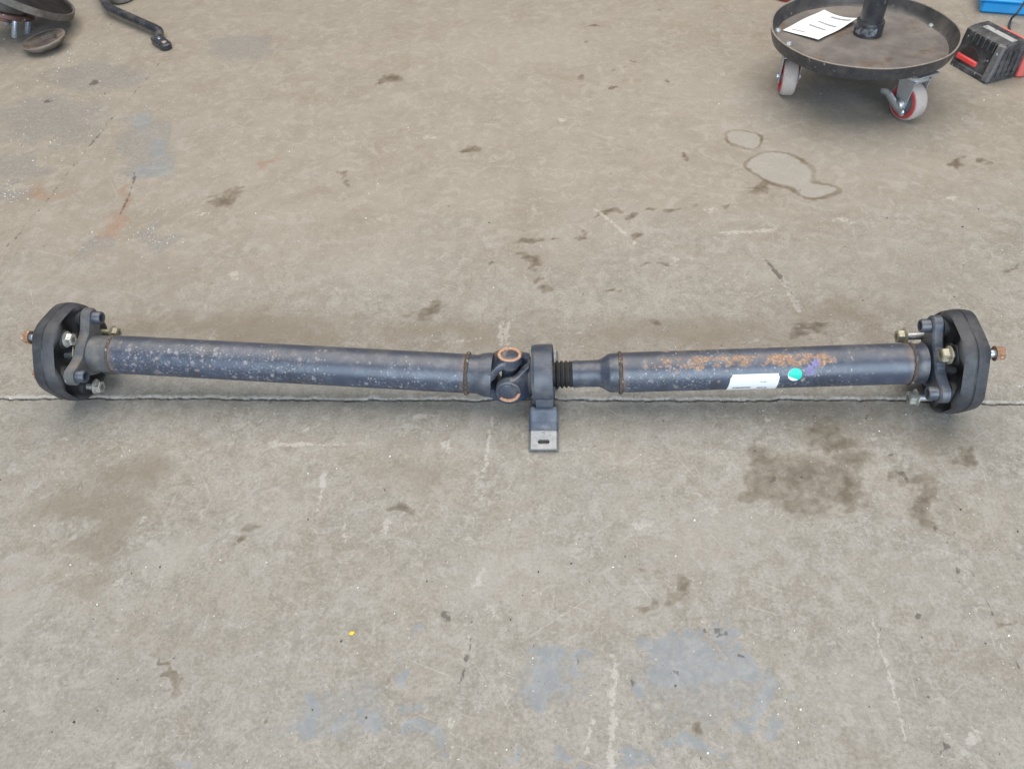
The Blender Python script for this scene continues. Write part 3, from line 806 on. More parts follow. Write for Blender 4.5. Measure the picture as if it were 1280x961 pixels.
st = MB().lathe([(xc - h - .024, .0050), (xc - h + .002, .0050)], 20, T_).obj('stud', m_blues, shaft, HL.M)
g = MB(); g.prism([(.0088 * math.cos(math.pi / 3 * k), .0088 * math.sin(math.pi / 3 * k)) for k in range(6)], xc - h - .023, xc - h - .0145, .001, T_ @ ZX)
g.lathe([(xc - h - .0135, .0062), (xc - h - .0120, .0096), (xc - h - .0145, .0096)], 24, T_); g.obj('nut', m_rustnut, st, HL.M)
for p in arms[:2]:
    d = HL.dirv(p) * .052; T_ = Matrix.Translation((0, d.y, d.z))
    g = MB(); hexhead(g, xc - h - .0008, -1, T_, .0078, .006, .0105); g.obj('bolt', m_rustnut, shaft, HL.M)
# right end
xc, h, bolts, arms, xb = flex_end(HR, XR, -1, 20)
for p, mt, lift in ((bolts[0], m_zincy, .004), (bolts[1], m_zinc, .020), (bolts[2], m_zincy, .027)):
    d = HR.dirv(p) * .050; T_ = Matrix.Translation((0, d.y, d.z))
    g = MB(); hexhead(g, xc - h - .001 - lift, -1, T_, .0088, .0095, .0122)
    g.obj('bolt', mt, shaft, HR.M)
    g = MB(); g.lathe([(xc + h, .0054), (xc - h - .002 - lift, .0054)], 20, T_)
    g.obj('bolt_shank', m_steel, shaft, HR.M)
d = HR.dirv(bolts[0]) * .050; T_ = Matrix.Translation((0, d.y, d.z))
st = MB().lathe([(xc + h - .002, .0054), (xc + h + .024, .0054)], 20, T_).obj('stud', m_blues, shaft, HR.M)
g = MB(); g.prism([(.0092 * math.cos(math.pi / 3 * k + .4), .0092 * math.sin(math.pi / 3 * k + .4)) for k in range(6)], xc + h + .013, xc + h + .0225, .001, T_ @ ZX)
g.lathe([(xc + h + .0115, .0062), (xc + h + .0108, .0098), (xc + h + .013, .0098)], 24, T_); g.obj('nut', m_rustnut, st, HR.M)
d = HR.dirv(bolts[1]) * .050; T_ = Matrix.Translation((0, d.y, d.z))
g = MB(); g.lathe([(xc + h - .001, .0085), (xc + h + .006, .0078), (xc + h + .007, .0050), (xc + h + .012, .0046), (xc + h + .0125, 0)], 18, T_)
g.obj('nut', m_green, shaft, HR.M)

# --- universal joint
XJ = HL.s_at(637)
def ear(H, phi, xh, xc_, w0=.027, rc=.0175):
    """yoke ear from hub plane xh to the bearing cap centre xc_, at angle phi"""
    sg = 1 if xc_ > xh else -1; Lc = abs(xc_ - xh)
    ol = []
    n = 10
    for i in range(n + 1):                         # lower flank out to the tip
        t = i / n; w = w0 + (rc - w0) * (t * t * (3 - 2 * t)) ** .75
        ol.append((Lc * t * .92, -w))
    for i in range(1, 18):
        a = -math.pi / 2 + math.pi * i / 18
        ol.append((Lc + rc * math.cos(a), rc * math.sin(a)))
    for i in range(n, -1, -1):
        t = i / n; w = w0 + (rc - w0) * (t * t * (3 - 2 * t)) ** .75
        ol.append((Lc * t * .92, w))
    m = len(ol); vs = []; fs = []
    def P(s, w, lay):
        t = min(1, max(0, s / Lc)); e = t * t * (3 - 2 * t)
        ro = .0315 + (.0365 - .0315) * e; ri = .0195 + (.0245 - .0195) * e
        r = ri + (ro - ri) * lay
        curve = (1 - e)
        flat = math.sqrt(max(r * r - w * w, (r * .25) ** 2))
        rr = r * (1 - curve) + flat * curve
        return (xh + sg * s, w, rr)
    lays = (0.0, .12, .88, 1.0)
    cen = Vector((sum(a for a, _ in ol) / m, 0))
    for li, la in enumerate(lays):
        ins = .0015 if li in (0, 3) else 0.0
        for (s, w) in ol:
            q = Vector((s, w)); dd = (cen - q)
            q = q + dd.normalized() * ins
            vs.append(P(q.x, q.y, la))
    for j in range(3):
        for i in range(m):
            q = (i + 1) % m
            fs.append((j * m + i, j * m + q, (j + 1) * m + q, (j + 1) * m + i))
    # caps as strips between the two flanks (curved sheet)
    for j in (0, 3):
        for i in range(m // 2):
            a, b2 = i, i + 1; c2, d2 = m - 2 - i, m - 1 - i
            if len({a, b2, c2, d2}) == 4: fs.append((j * m + a, j * m + b2, j * m + c2, j * m + d2))
            elif b2 != c2 or a != d2:
                t3 = []
                for q in (a, b2, c2, d2):
                    if q not in t3: t3.append(q)
                if len(t3) == 3: fs.append(tuple(j * m + q for q in t3))
    return MB().add(vs, fs, H.rot(phi))
# left yoke: hub collar + two ears
xk = HL.s_at(616)
MB().lathe([(L1 + .003, .0275), (HL.s_at(597), .0275), (HL.s_at(602), .0300), (xk - .004, .0318), (xk, .0312), (xk, .0200), (xk - .010, .0150), (xk - .010, 0)], 64).obj('yoke', m_paint, shaft, HL.M)
PH1 = 38
for p in (PH1, PH1 + 180):
    ear(HL, p, xk - .006, XJ).obj('yoke_ear', m_paint, shaft, HL.M, 45)
# right yoke
HRJ = HR; XJR = HR.s_at(637); xk2 = HR.s_at(660)
MB().lathe([(xk2, 0), (xk2, .0215), (xk2 + .002, .0270), (HR.s_at(665), .0250), (HR.s_at(672), .0205), (HR.s_at(676), .0150), (HR.s_at(735), .0145)], 56).obj('yoke', m_cast, shaft, HR.M)
for p in (PH1 + 90, PH1 + 270):
    ear(HR, p, xk2 + .004, XJR, .027, .0175).obj('yoke_ear', m_paint, shaft, HR.M, 45)
# cross with four bearing caps
MZ = Matrix(((0, 0, -1, 0), (0, 1, 0, 0), (1, 0, 0, 0), (0, 0, 0, 1)))     # X -> Z (radial)
def cap_M(H, xj, p): return TX(xj) @ H.rot(p) @ MZ
g = MB()
for H, xj, p in ((HL, XJ, PH1), (HL, XJ, PH1 + 90), (HL, XJ, PH1 + 180), (HL, XJ, PH1 + 270)):
    g.lathe([(0, .0115), (.016, .0105), (.026, .0095)], 20, cap_M(H, xj, p))
cross = g.obj('cross', m_paint, shaft, HL.M)
for H, xj, p, arc in ((HL, XJ, PH1, (0, 360)), (HR, XJR, PH1 + 90, (35, 175)), (HL, XJ, PH1 + 180, None), (HR, XJR, PH1 + 270, None)):
    Mx = cap_M(H, xj, p)
    cp = MB().lathe([(.018, .0128), (.0352, .0128), (.0360, .0120), (.0362, .0100), (.0358, .0085), (.0358, 0)], 32, Mx).obj('bearing_cap', m_paint if arc and arc[1] < 360 else m_cast, cross, H.M)
    MB().lathe([(.0335, .0175), (.0370, .0172), (.0378, .0156), (.0372, .0131), (.0345, .0129)], 40, Mx).obj('cap_seat', m_paint, cp, H.M)
    if arc:
        g = MB(); vs = []; fs = []; n = 44; r = random.Random(8)
        for i in range(n + 1):
            a = math.radians(arc[0] + (arc[1] - arc[0]) * i / n + 90)
            j = r.uniform(-.0006, .0006) if 0 < i < n else 0
            full = arc[1] == 360
            for (q, x) in ((.0122 + j, .0362), (.0128 + j, .0384), (.0154 + j * .5, .0387), (.0166 + j * .5, .0376)):
                vs.append((x, q * math.cos(a), q * math.sin(a)))
        for i in range(n):
            for k in range(4):
                q = (k + 1) % 4
                fs.append((i * 4 + k, i * 4 + q, (i + 1) * 4 + q, (i + 1) * 4 + k))
        g.add(vs, fs, Mx); g.obj('rust_ring', m_orange, cp, H.M)

# --- centre bearing, carrier ring and bracket
x0, x1 = HR.s_at(666), HR.s_at(692)
RB = .0435
ring = MB().lathe([(x0 + .004, RB - .0040), (x0, RB - .0030), (x0, RB - .0012), (x0 + .0035, RB - .0004), (x0 + .004, RB), (x1 - .0015, RB), (x1, RB - .001), (x1, RB - .0035), (x1 - .002, RB - .0045)], 80, closed=True)
ring_o = ring.obj('carrier_ring', worn('carrier_paint', (.042, .054, .082), (.026, .034, .050), .38, scale=55, chip=(.26, .26, .27), chip_scale=120, chip_at=.71, dust=.25, spec=.6), shaft, HR.M)
MB().lathe([(x0 + .006, .0190), (x0 + .003, .026), (x0 + .008, .033), (x0 + .004, RB - .0035), (x1 - .003, RB - .0035), (x1 - .006, .034), (x1 - .001, .027), (x1 - .004, .0190)], 64, closed=True).obj('bearing_rubber', m_rubber, ring_o, HR.M)
# bellows
b0, b1 = HR.s_at(694), HR.s_at(716)
pf = [(b0 - .008, .0170)]
nr = 4; w = (b1 - b0) / nr
for i in range(nr):
    rb = .0204 - .0004 * i
    for t, q in ((.08, .0168), (.22, .92 * rb), (.5, rb), (.78, .92 * rb), (.92, .0168)):
        pf.append((b0 + w * (i + t), q))
pf += [(b1 + .001, .0172)]
MB().lathe(pf, 56).obj('bellows', m_rubber, shaft, HR.M)
MB().lathe([(b1 - .001, .0172), (b1, .0192), (HR.s_at(724), .0192), (HR.s_at(725), .0186), (HR.s_at(748), .0190), (HR.s_at(752), .0206), (HR.s_at(760), .0262), (HR.s_at(763), .0274), (Q0 - .003, .0276)], 64) \
    .obj('splined_sleeve', m_paint, shaft, HR.M)
# bracket: ring saddle with two feet resting on the floor (built square to the shaft)
hx = Vector((HR.x.x, HR.x.y, 0)).normalized(); hy = Vector((-hx.y, hx.x, 0))
cen = HR.o + HR.x * ((x0 + x1) / 2 + .0005)
MBK = Matrix.Translation((cen.x, cen.y, 0)) @ Matrix((hx, hy, Vector((0, 0, 1)))).transposed().to_4x4()
m_brk = worn('bracket_paint', (.050, .070, .108), (.032, .044, .066), .36, scale=60, chip=(.30, .28, .26), chip_scale=110, chip_at=.70, rust=(.20, .15, .12), rust_scale=110, rust_at=.60, dust=.25, spec=.75)
def foot(sg):
    """sheet steel foot: profile along y from the ring outwards; sg = -1 towards the camera"""
    hw = .0205; th = .0032
    prof = [(.020, .0130), (.0375, .0290), (.0400, .0296), (.0425, .0290), (.0560, .0165), (.0640, .0108), (.0690, .0088), (.0740, .0080), (.0790, .0076), (.0840, .0073), (.0890, .0070), (.0960, .0066)]
    nS = 18
    P = []
    for i in range(len(prof) - 1):
        for k in range(6):
            t = k / 6; P.append((prof[i][0] + (prof[i + 1][0] - prof[i][0]) * t, prof[i][1] + (prof[i + 1][1] - prof[i][1]) * t))
    P.append(prof[-1])
    return P, hw, th
def build_foot(sg, parent):
    P, hw, th = foot(sg)
    xs = [-1, -.985, -.94, -.86, -.7, -.55] + [-.45 + .9 * k / 20 for k in range(21)] + [.55, .7, .86, .94, .985, 1]
    ysl = .0835; sl_a, sl_b = .0080, .0040          # slot
    def split(flag):
        vs = []; fs = []; idx = {}
        def zoff(xn): return -.0030 * max(0, (abs(xn) - .86) / .14) ** 2 * 1.6
        rows = [i for i, (y, z) in enumerate(P) if (y <= .0660 if flag == 'arm' else y >= .0655)]
        if flag == 'arm': rows = rows + [rows[-1] + 1]
        elif rows[0] > 0: pass
        for i in rows:
            y, z = P[i]
            dome = .0022 * math.exp(-((y - .058) / .008) ** 2)
            for j, xn in enumerate(xs):
                zz = z + zoff(xn) + dome * math.exp(-(xn / .45) ** 2)
                vs.append((xn * hw, sg * y, zz)); idx[(i, j)] = len(vs) - 1
        nb = len(vs)
        vs += [(a, b, max(.0004, c - th)) for a, b, c in vs]
        cells = set()
        for a in range(len(rows) - 1):
            for j in range(len(xs) - 1):
                ym = (P[rows[a]][0] + P[rows[a + 1]][0]) / 2; xm = (xs[j] + xs[j + 1]) / 2 * hw
                if flag == 'toe' and (max(0, abs(xm) - (sl_a - sl_b)) ** 2 + (ym - ysl) ** 2) < sl_b ** 2: continue
                cells.add((a, j))
        for (a, j) in cells:
            q = [idx[(rows[a], j)], idx[(rows[a], j + 1)], idx[(rows[a + 1], j + 1)], idx[(rows[a + 1], j)]]
            fs.append(tuple(q)); fs.append(tuple(nb + t for t in reversed(q)))
            for (da, dj, e) in ((-1, 0, (0, 1)), (1, 0, (2, 3)), (0, -1, (3, 0)), (0, 1, (1, 2))):
                if (a + da, j + dj) not in cells:
                    fs.append((q[e[0]], q[e[1]], nb + q[e[1]], nb + q[e[0]]))
        # side flanges folded down to the floor
        if True:
            for sx in (-1, 1):
                o = len(vs); k = 0
                for i in rows:
                    y, z = P[i]
                    for xx, zz in ((hw, z - .0048), (hw, min(.0005, z)), (hw - .0028, min(.0005, z)), (hw - .0028, z - .0030)):
                        vs.append((sx * xx, sg * y, max(zz, .0005)))
                for i in range(len(rows) - 1):
                    for e in range(4):
                        q = (e + 1) % 4
                        fs.append((o + i * 4 + e, o + i * 4 + q, o + (i + 1) * 4 + q, o + (i + 1) * 4 + e))
                fs.append((o, o + 1, o + 2, o + 3)); e_ = o + (len(rows) - 1) * 4; fs.append((e_, e_ + 1, e_ + 2, e_ + 3))
        return MB().add(vs, fs)
    arm = split('arm').obj('bracket_arm', m_brk, parent, MBK, 40)
    toe = split('toe').obj('bracket_foot', m_toe, arm, MBK, 40)
    return arm
m_toe = worn('scraped_steel_foot', (.32, .34, .37), (.19, .20, .21), .42, metal=.55, scale=60, rust=(.17, .14, .12), rust_scale=95, rust_at=.60, dust=.25)
brk = MB()
vs = []; fs = []; n = 40
for i in range(n + 1):                      # saddle strap hugging the lower half of the ring
    a = math.pi * (1.02 + .96 * i / n)
    for rr, xx in ((RB + .0004, -.0105), (RB + .0036, -.0105), (RB + .0036, .0135), (RB + .0004, .0135)):
        zz = cen.z + rr * math.sin(a)
        vs.append((xx, rr * math.cos(a), max(zz, .0012)))
for i in range(n):
    for k in range(4):
        q = (k + 1) % 4
        fs.append((i * 4 + k, i * 4 + q, (i + 1) * 4 + q, (i + 1) * 4 + k))
fs += [(0, 1, 2, 3), (n * 4, n * 4 + 1, n * 4 + 2, n * 4 + 3)]
brk.add(vs, fs)
brk_o = brk.obj('bracket', m_brk, shaft, MBK, 40)
P_, _, _ = foot(-1)
for sg in (-1, 1): build_foot(sg, brk_o)

# --- label, green dot and purple chalk mark on the right tube
def patch(name, pts_fn, nu, nv, material, parent, r, thick=.00025):
    """thin curved patch: pts_fn(u, v) -> (axis x, phi deg) ; r radius"""
    vs = []; fs = []; uv = []
    for lay in (0, 1):
        for i in range(nu + 1):
            for j in range(nv + 1):
                x, ph = pts_fn(i / nu, j / nv); d = HR.dirv(ph) * (r + lay * thick)
                vs.append((x, d.y, d.z)); uv.append((i / nu, j / nv))
    w = nv + 1; N = (nu + 1) * w
    for i in range(nu):
        for j in range(nv):
            q = (i * w + j, (i + 1) * w + j, (i + 1) * w + j + 1, i * w + j + 1)
            fs.append(tuple(N + t for t in q)); fs.append(tuple(reversed(q)))
    rim = [i * w for i in range(nu + 1)] + [nu * w + j for j in range(1, w)] + [i * w + nv for i in range(nu - 1, -1, -1)] + [j for j in range(nv - 1, 0, -1)]
    for a, b_ in zip(rim, rim[1:] + rim[:1]): fs.append((a, b_, N + b_, N + a))
    return MB().add(vs, fs).obj(name, material, parent, HR.M, 40, uv)
def label_mat():
    m, nt, b = mat('printed_label'); g = NB(nt)
    uv = g.n('ShaderNodeTexCoord').outputs['UV']; sp = g.n('ShaderNodeSeparateXYZ'); g.l(uv, sp.inputs[0])
    U, V, _ = sp.outputs
    c = (.74, .75, .76)
    cur = None
    st = g.n('ShaderNodeVectorMath', operation='MULTIPLY'); g.l(uv, st.inputs[0]); st.inputs[1].default_value = (75, 4, 1)
    nn = g.noise(st.outputs[0], 1.0, 2, .7)
    for (u0, u1, v0, v1, k) in ((.10, .47, .49, .58, 1.), (.60, .80, .53, .62, .9), (.63, .75, .25, .30, .6), (.10, .90, .86, .96, .8), (.12, .35, .52, .55, .3)):
        f = g.math('MULTIPLY', g.math('MULTIPLY', g.ss(U, u0 - .004, u0 + .004), g.ss(U, u1 + .004, u1 - .004)), g.math('MULTIPLY', g.ss(V, v0 - .01, v0 + .01), g.ss(V, v1 + .01, v1 - .01)))
        f = g.math('MULTIPLY', f, g.math('MULTIPLY', g.ss(nn, .34, .48), k))
        cur = g.mix(f, cur if cur is not None else c, (.12, .13, .15))
    g.l(cur, b.inputs['Base Color']); b.inputs['Roughness'].default_value = .38
    return m
xa, xb_ = HR.s_at(906), HR.s_at(968)
def lab(u, v):
    x = xa + (xb_ - xa) * u
    x += (.0035 - .0055 * v) * (1 - u) + (.001 - .003 * v) * u * 1.0
    # rounded corners
    cu = min(u, 1 - u); cv = min(v, 1 - v)
    ph = 106 + 92 * v
    if cu < .03 and cv < .06:
        x += (1 if u < .5 else -1) * .0018
    return x, ph
tr = [o for o in shaft.children if o.name.startswith('tube')][-1]
patch('label', lab, 40, 18, label_mat(), tr, RT + .0002)['label'] = 'white printed label'
def dotfn(xc_, phc, rr, asp=1.0):
    def f(u, v):
        # square to disc
        a, b_ = 2 * u - 1, 2 * v - 1
        x = a * math.sqrt(1 - b_ * b_ / 2); y = b_ * math.sqrt(1 - a * a / 2)
        return xc_ + x * rr * asp, phc + math.degrees(y * rr / RT)
    return f
xd = HR.s_at(987)
m_wd = worn('white_sticker', (.85, .86, .86), rough=.4, bump=0, var=.1); m_td = worn('teal_sticker', (.0, .54, .41), (.0, .50, .38), rough=.4, bump=0, var=.2)
patch('dot_sticker', dotfn(xd, 112, .0092), 16, 16, m_wd, tr, RT + .0002)['label'] = 'white and teal round sticker'
def tealfn(u, v):
    a, b_ = 2 * u - 1, 2 * v - 1
    x = a * math.sqrt(1 - b_ * b_ / 2); y = b_ * math.sqrt(1 - a * a / 2)
    low = .40 - .75 * (x + .55) * (x < 9)       # cut along a slanting curve, leaving a white sliver at lower left
    yl = min(y, .62 + .45 * x)
    return xd + .0003 + x * .0090, 112 + math.degrees((yl - .02) * .0090 / RT)
patch('dot_colour', tealfn, 20, 20, m_td, tr, RT + .0006)
m_purp = worn('purple_chalk', (.24, .22, .42), (.16, .15, .27), rough=.75, scale=120, var=.8)
xp = HR.s_at(1008)
def blob(xc_, phc, rx, ry, sd):
    r = random.Random(sd); ks = [r.uniform(-.12, .12) for _ in range(6)]; ps = [r.uniform(0, 6.28) for _ in range(6)]
    def f(u, v):
        a, b_ = 2 * u - 1, 2 * v - 1
        x = a * math.sqrt(1 - b_ * b_ / 2); y = b_ * math.sqrt(1 - a * a / 2)
        t = math.atan2(y, x); w = 1 + sum(k * math.cos((i + 2) * t + p) for i, (k, p) in enumerate(zip(ks, ps)))
        return xc_ + x * rx * w, phc + math.degrees(y * ry * w / RT)
    return f
patch('chalk_mark', blob(xp - .003, 102, .0062, .0070, 3), 16, 16, m_purp, tr, RT + .0001, .00012)
patch('chalk_mark', blob(xp + .005, 82, .0048, .0062, 5), 16, 16, m_purp, tr, RT + .00018, .00012)

# ------------------------------------------------------------------ rolling stand with the dished tray
m_blk = worn('black_enamel', (.018, .020, .026), (.035, .037, .043), .32, scale=60, chip=(.30, .29, .27), chip_scale=120, chip_at=.68, dust=.10, spec=.6)
m_tray = worn('brown_oily_tray', (.150, .131, .122), (.095, .083, .078), .42, scale=22, rust=(.16, .115, .085), rust_scale=14, rust_at=.55, dust=.36, chip=(.40, .37, .33), chip_scale=170, chip_at=.73, bump=.25)
m_rim = worn('worn_rim', (.40, .36, .32), (.22, .18, .15), .42, metal=.5, scale=80)
m_galv = worn('zinc_fork', (.52, .55, .58), (.34, .36, .37), .36, metal=.7, scale=70, rust=(.25, .19, .14), rust_scale=60, rust_at=.64, dust=.2)
m_red = worn('red_wheel_core', (.48, .045, .055), (.34, .035, .04), .45, scale=60, dust=.25)
m_tyre = worn('worn_tyre', (.46, .41, .385), (.33, .29, .27), .65, scale=60, dust=.3, chip=(.12, .11, .10), chip_scale=130, chip_at=.70)
RZ = .137
tc = at(1079.5, 34, RZ); TR = .1845
stand = thing('rolling_stand', (tc.x, tc.y, 0), 'black pole on a round dished tray with red casters', 'stand')
MT = Matrix.Translation((tc.x, tc.y, 0)) @ Matrix(((0, 0, -1, 0), (0, 1, 0, 0), (1, 0, 0, 0), (0, 0, 0, 1)))    # lathe X -> up
r_ = random.Random(2)
def wav(i, k): return .0012 * math.sin(k * .21 + 1) + .0008 * math.sin(k * .57)
zb = RZ - .030
tray = MB().lathe([(zb - .002, 0), (zb - .002, .120), (zb - .0015, TR - .016), (zb + .003, TR - .007), (zb + .016, TR - .002), (RZ - .0012, TR)], 96, MT, jit=wav, cap=False).obj('tray', m_blk, stand)
tf = MB().lathe([(zb + .0012, .0), (zb + .001, .08), (zb + .0008, TR - .022), (zb + .003, TR - .0145)], 96, MT, cap=False).obj('tray_floor', m_tray, tray)
MB().lathe([(zb + .0028, TR - .0150), (zb + .006, TR - .0110), (zb + .018, TR - .0055), (RZ - .0012, TR - .0032)], 96, MT, jit=wav, cap=False).obj('tray_wall', worn('tray_wall_paint', (.026, .029, .037), (.070, .060, .052), .36, scale=25, dust=.22, chip=(.30, .28, .25), chip_scale=90, chip_at=.68), tray)
MB().lathe([(RZ - .0012, TR), (RZ + .0002, TR + .0003), (RZ + .0006, TR - .0012), (RZ + .0002, TR - .0030), (RZ - .0014, TR - .0034)], 96, MT, jit=wav, cap=False).obj('rim', m_rim, tray)
pc = at(1084, 43, zb); MP = Matrix.Translation((pc.x - tc.x, pc.y - tc.y, 0)) @ MT
MB().lathe([(zb, .029), (zb + .004, .0285), (zb + .026, .0285), (zb + .029, .0275), (zb + .030, .0235), (zb + .030, .015)], 48, MP).obj('collar', m_blk, stand)
m_scuff = worn('scuffed_bare_metal', (.42, .44, .47), (.06, .065, .075), .4, metal=.4, scale=90, var=1.0)
g = MB(); vs = []; fs = []
for i in range(17):
    a = math.radians(188 + 92 * i / 16)
    for z in (zb + .0075 + .001 * math.sin(i), zb + .0215 + .0015 * math.sin(i * 1.7)):
        for rr in (.02845, .0290): vs.append((pc.x + rr * math.cos(a), pc.y + rr * math.sin(a), z))
for i in range(16):
    o = i * 4; fs += [(o + 1, o + 5, o + 7, o + 3), (o, o + 2, o + 6, o + 4), (o, o + 4, o + 5, o + 1), (o + 2, o + 3, o + 7, o + 6)]
fs += [(0, 1, 3, 2), (64, 66, 67, 65)]
g.add(vs, fs).obj('bare_patch', m_scuff, stand)
MB().lathe([(zb + .028, .0228), (zb + .20, .0228), (zb + .60, .0228), (zb + .602, .021)], 48, MP).obj('pole', m_blk, stand)

def caster(px, face_deg, brake, bolts):
    """px: floor pixel of the wheel contact; face_deg: heading of the wheel axle (towards the viewer side)"""
    c = at(*px) if len(px) == 2 else Vector(px); r = .0385; w = .0145
    a = math.radians(face_deg)
    ax = Vector((math.cos(a), math.sin(a), 0)); tv = Vector((-ax.y, ax.x, 0)); up = Vector((0, 0, 1))
    M = Matrix.Translation((c.x, c.y, r)) @ Matrix((ax, tv, up)).transposed().to_4x4()     # local X = axle
    fork = MB()
    top = zb - .004 - r                                # local height of the plate under the tray
    # swivel plate and head
    fork.box((-.026, -.030, top - .003), (.026, .030, top), .002)
    fork.lathe([(0, .024), (.006, .024), (.009, .018), (.012, .018)], 32, Matrix.Translation((0, 0, top - .014)) @ Matrix(((0, 0, -1, 0), (0, 1, 0, 0), (1, 0, 0, 0), (0, 0, 0, 1))))
    fork.box((-.0205, -.022, top - .0175), (.0205, .022, top - .0135), .002)
    for sx in (-1, 1):
        ol = [(-.022, top - .0150), (-.013, -.010), (-.006, -.013), (.006, -.013), (.013, -.010), (.020, top - .0150)]
        ol = ol if sx > 0 else ol
        a0, a1 = sorted((sx * .0182, sx * .0205))
        fork.prism(ol, a0, a1, .0006, ZX)
    fo = fork.obj('caster_fork', m_galv, stand, M)
    wh = MB().lathe([(-w, .0295), (-w, .0345), (-w + .004, r - .0006), (-w + .009, r), (w - .009, r), (w - .004, r - .0006), (w, .0345), (w, .0295)], 48, closed=True).obj('caster_wheel', m_tyre, stand, M)
    MB().lathe([(-w - .0012, .0250), (-w - .0012, .0318), (-w + .001, .0345), (w - .001, .0345), (w + .0012, .0318), (w + .0012, .0250)], 48, closed=True).obj('wheel_core', m_red, wh, M)
    MB().lathe([(-w + .004, .0252), (-w + .002, .012), (-w - .003, .011), (-w - .003, 0)], 36).lathe([(w - .004, .0252), (w - .002, .012), (w + .003, .011), (w + .003, 0)], 36) \
        .obj('wheel_hub', worn('hub_grey', (.16, .18, .21), (.09, .10, .12), .5, scale=60, dust=.3), wh, M)
    MB().lathe([(-.0245, 0), (-.0245, .0060), (-.0208, .0066), (.0208, .0066), (.0245, .0060), (.0245, 0)], 6).obj('axle', m_galv, fo, M)
    if brake:
        # brake pedal: bent stamping across the wheel, tab sticking out
        bp = smooth_line([(.031, -.046, .0085), (.030, -.034, .011), (.028, -.020, .004), (.0265, -.004, -.006), (.026, .010, -.012), (.027, .020, -.014)], 5)
        MB().tube(bp, [.0046, .0062, .0066] + [.0072] * 5 + [.0085] * 10 + [.0078] * (len(bp) - 20) + [.0062, .0045], 10, flat=.55, upv=Vector((1, 0, 0))).obj('brake_pedal', m_galv, fo, M)
        MB().lathe([(.0208, .012), (.0250, .0115), (.0290, .009), (.0295, 0)], 24, Matrix.Translation((0, .0, -.004))).obj('brake_cam', m_galv, fo, M)
    for u, v in bolts:
        p = at(u, v, zb + .003)
        MB().lathe([(0, .0080), (.0024, .0080), (.0056, .0056), (.0066, 0)], 16, Matrix.Translation((p.x, p.y, zb + .0006)) @ Matrix(((0, 0, -1, 0), (0, 1, 0, 0), (1, 0, 0, 0), (0, 0, 0, 1)))).obj('bolt_head', m_galv, stand)
    return c
caster((1128, 147.5), 202, True, [])
caster((981, 117), 167, False, [(972.5, 38), (986, 55)])
p_ = at(1168, 33, zb)
caster((p_.x - .012, p_.y, 0), 250, False, [(1165, 32)])
p_ = at(1035, 7, zb)
caster((p_.x + .01, p_.y, 0), 165, False, [(1033, 5)])

# paper lying on the tray
def paper_mat():
    m, nt, b = mat('printed_paper'); g = NB(nt)
    uv = g.n('ShaderNodeTexCoord').outputs['UV']; sp = g.n('ShaderNodeSeparateXYZ'); g.l(uv, sp.inputs[0])
    U, V, _ = sp.outputs
    st = g.n('ShaderNodeVectorMath', operation='MULTIPLY'); g.l(uv, st.inputs[0]); st.inputs[1].default_value = (34, 9, 1)
    nn = g.noise(st.outputs[0], 1.0, 3, .7); cur = None
    for (u0, u1, v0, v1, k) in ((.34, .92, .87, .93, .8), (.30, .95, .80, .815, .5), (.30, .84, .58, .64, .8), (.32, .80, .54, .555, .5), (.30, .78, .35, .41, .8), (.28, .80, .31, .325, .45), (.12, .5, .09, .125, .8), (.15, .55, .17, .18, .35)):
        f = g.math('MULTIPLY', g.math('MULTIPLY', g.ss(U, u0 - .01, u0 + .01), g.ss(U, u1 + .01, u1 - .01)), g.math('MULTIPLY', g.ss(V, v0 - .008, v0 + .008), g.ss(V, v1 + .008, v1 - .008)))
        f = g.math('MULTIPLY', f, g.math('MULTIPLY', g.ss(nn, .28, .46), k))
        cur = g.mix(f, cur if cur is not None else (.80, .82, .84), (.10, .11, .15))
    g.l(cur, b.inputs['Base Color']); b.inputs['Roughness'].default_value = .7
    return m
zp = zb + .003
cA, cB, cC, cD = (at(978.5, 38, zp), at(1030, 14.5, zp + .003), at(1066, 28, zp + .002), at(1022.5, 52, zp))
cC = cB + (cD - cA) * .93
vs = []; fs = []; uv = []
nu = nv = 14
for lay in (0, 1):
    for i in range(nu + 1):
        for j in range(nv + 1):
            u, v = i / nu, j / nv
            p = (cA * (1 - u) + cD * u) * (1 - v) + (cB * (1 - u) + cC * u) * v
            lift = .0015 + .009 * max(0, u - .45) ** 2 * 2 * v + .006 * (1 - u) ** 3 * v ** 2 + .0035 * math.sin(3.1 * v + 1.5 * u) ** 2
            vs.append((p.x, p.y, zb + .0016 + lift + lay * .0003)); uv.append((u, v))
w_ = nv + 1; N = (nu + 1) * w_
for i in range(nu):
    for j in range(nv):
        q = (i * w_ + j, (i + 1) * w_ + j, (i + 1) * w_ + j + 1, i * w_ + j + 1)
        fs.append(tuple(N + t for t in q)); fs.append(tuple(reversed(q)))
rim_ = [i * w_ for i in range(nu + 1)] + [nu * w_ + j for j in range(1, w_)] + [i * w_ + nv for i in range(nu - 1, -1, -1)] + [j for j in range(nv - 1, 0, -1)]
for a, b_ in zip(rim_, rim_[1:] + rim_[:1]): fs.append((a, b_, N + b_, N + a))
tag(MB().add(vs, fs).obj('paper_sheet', paper_mat(), uv=uv), 'printed white paper slip lying in the round tray beside the pole', 'paper')

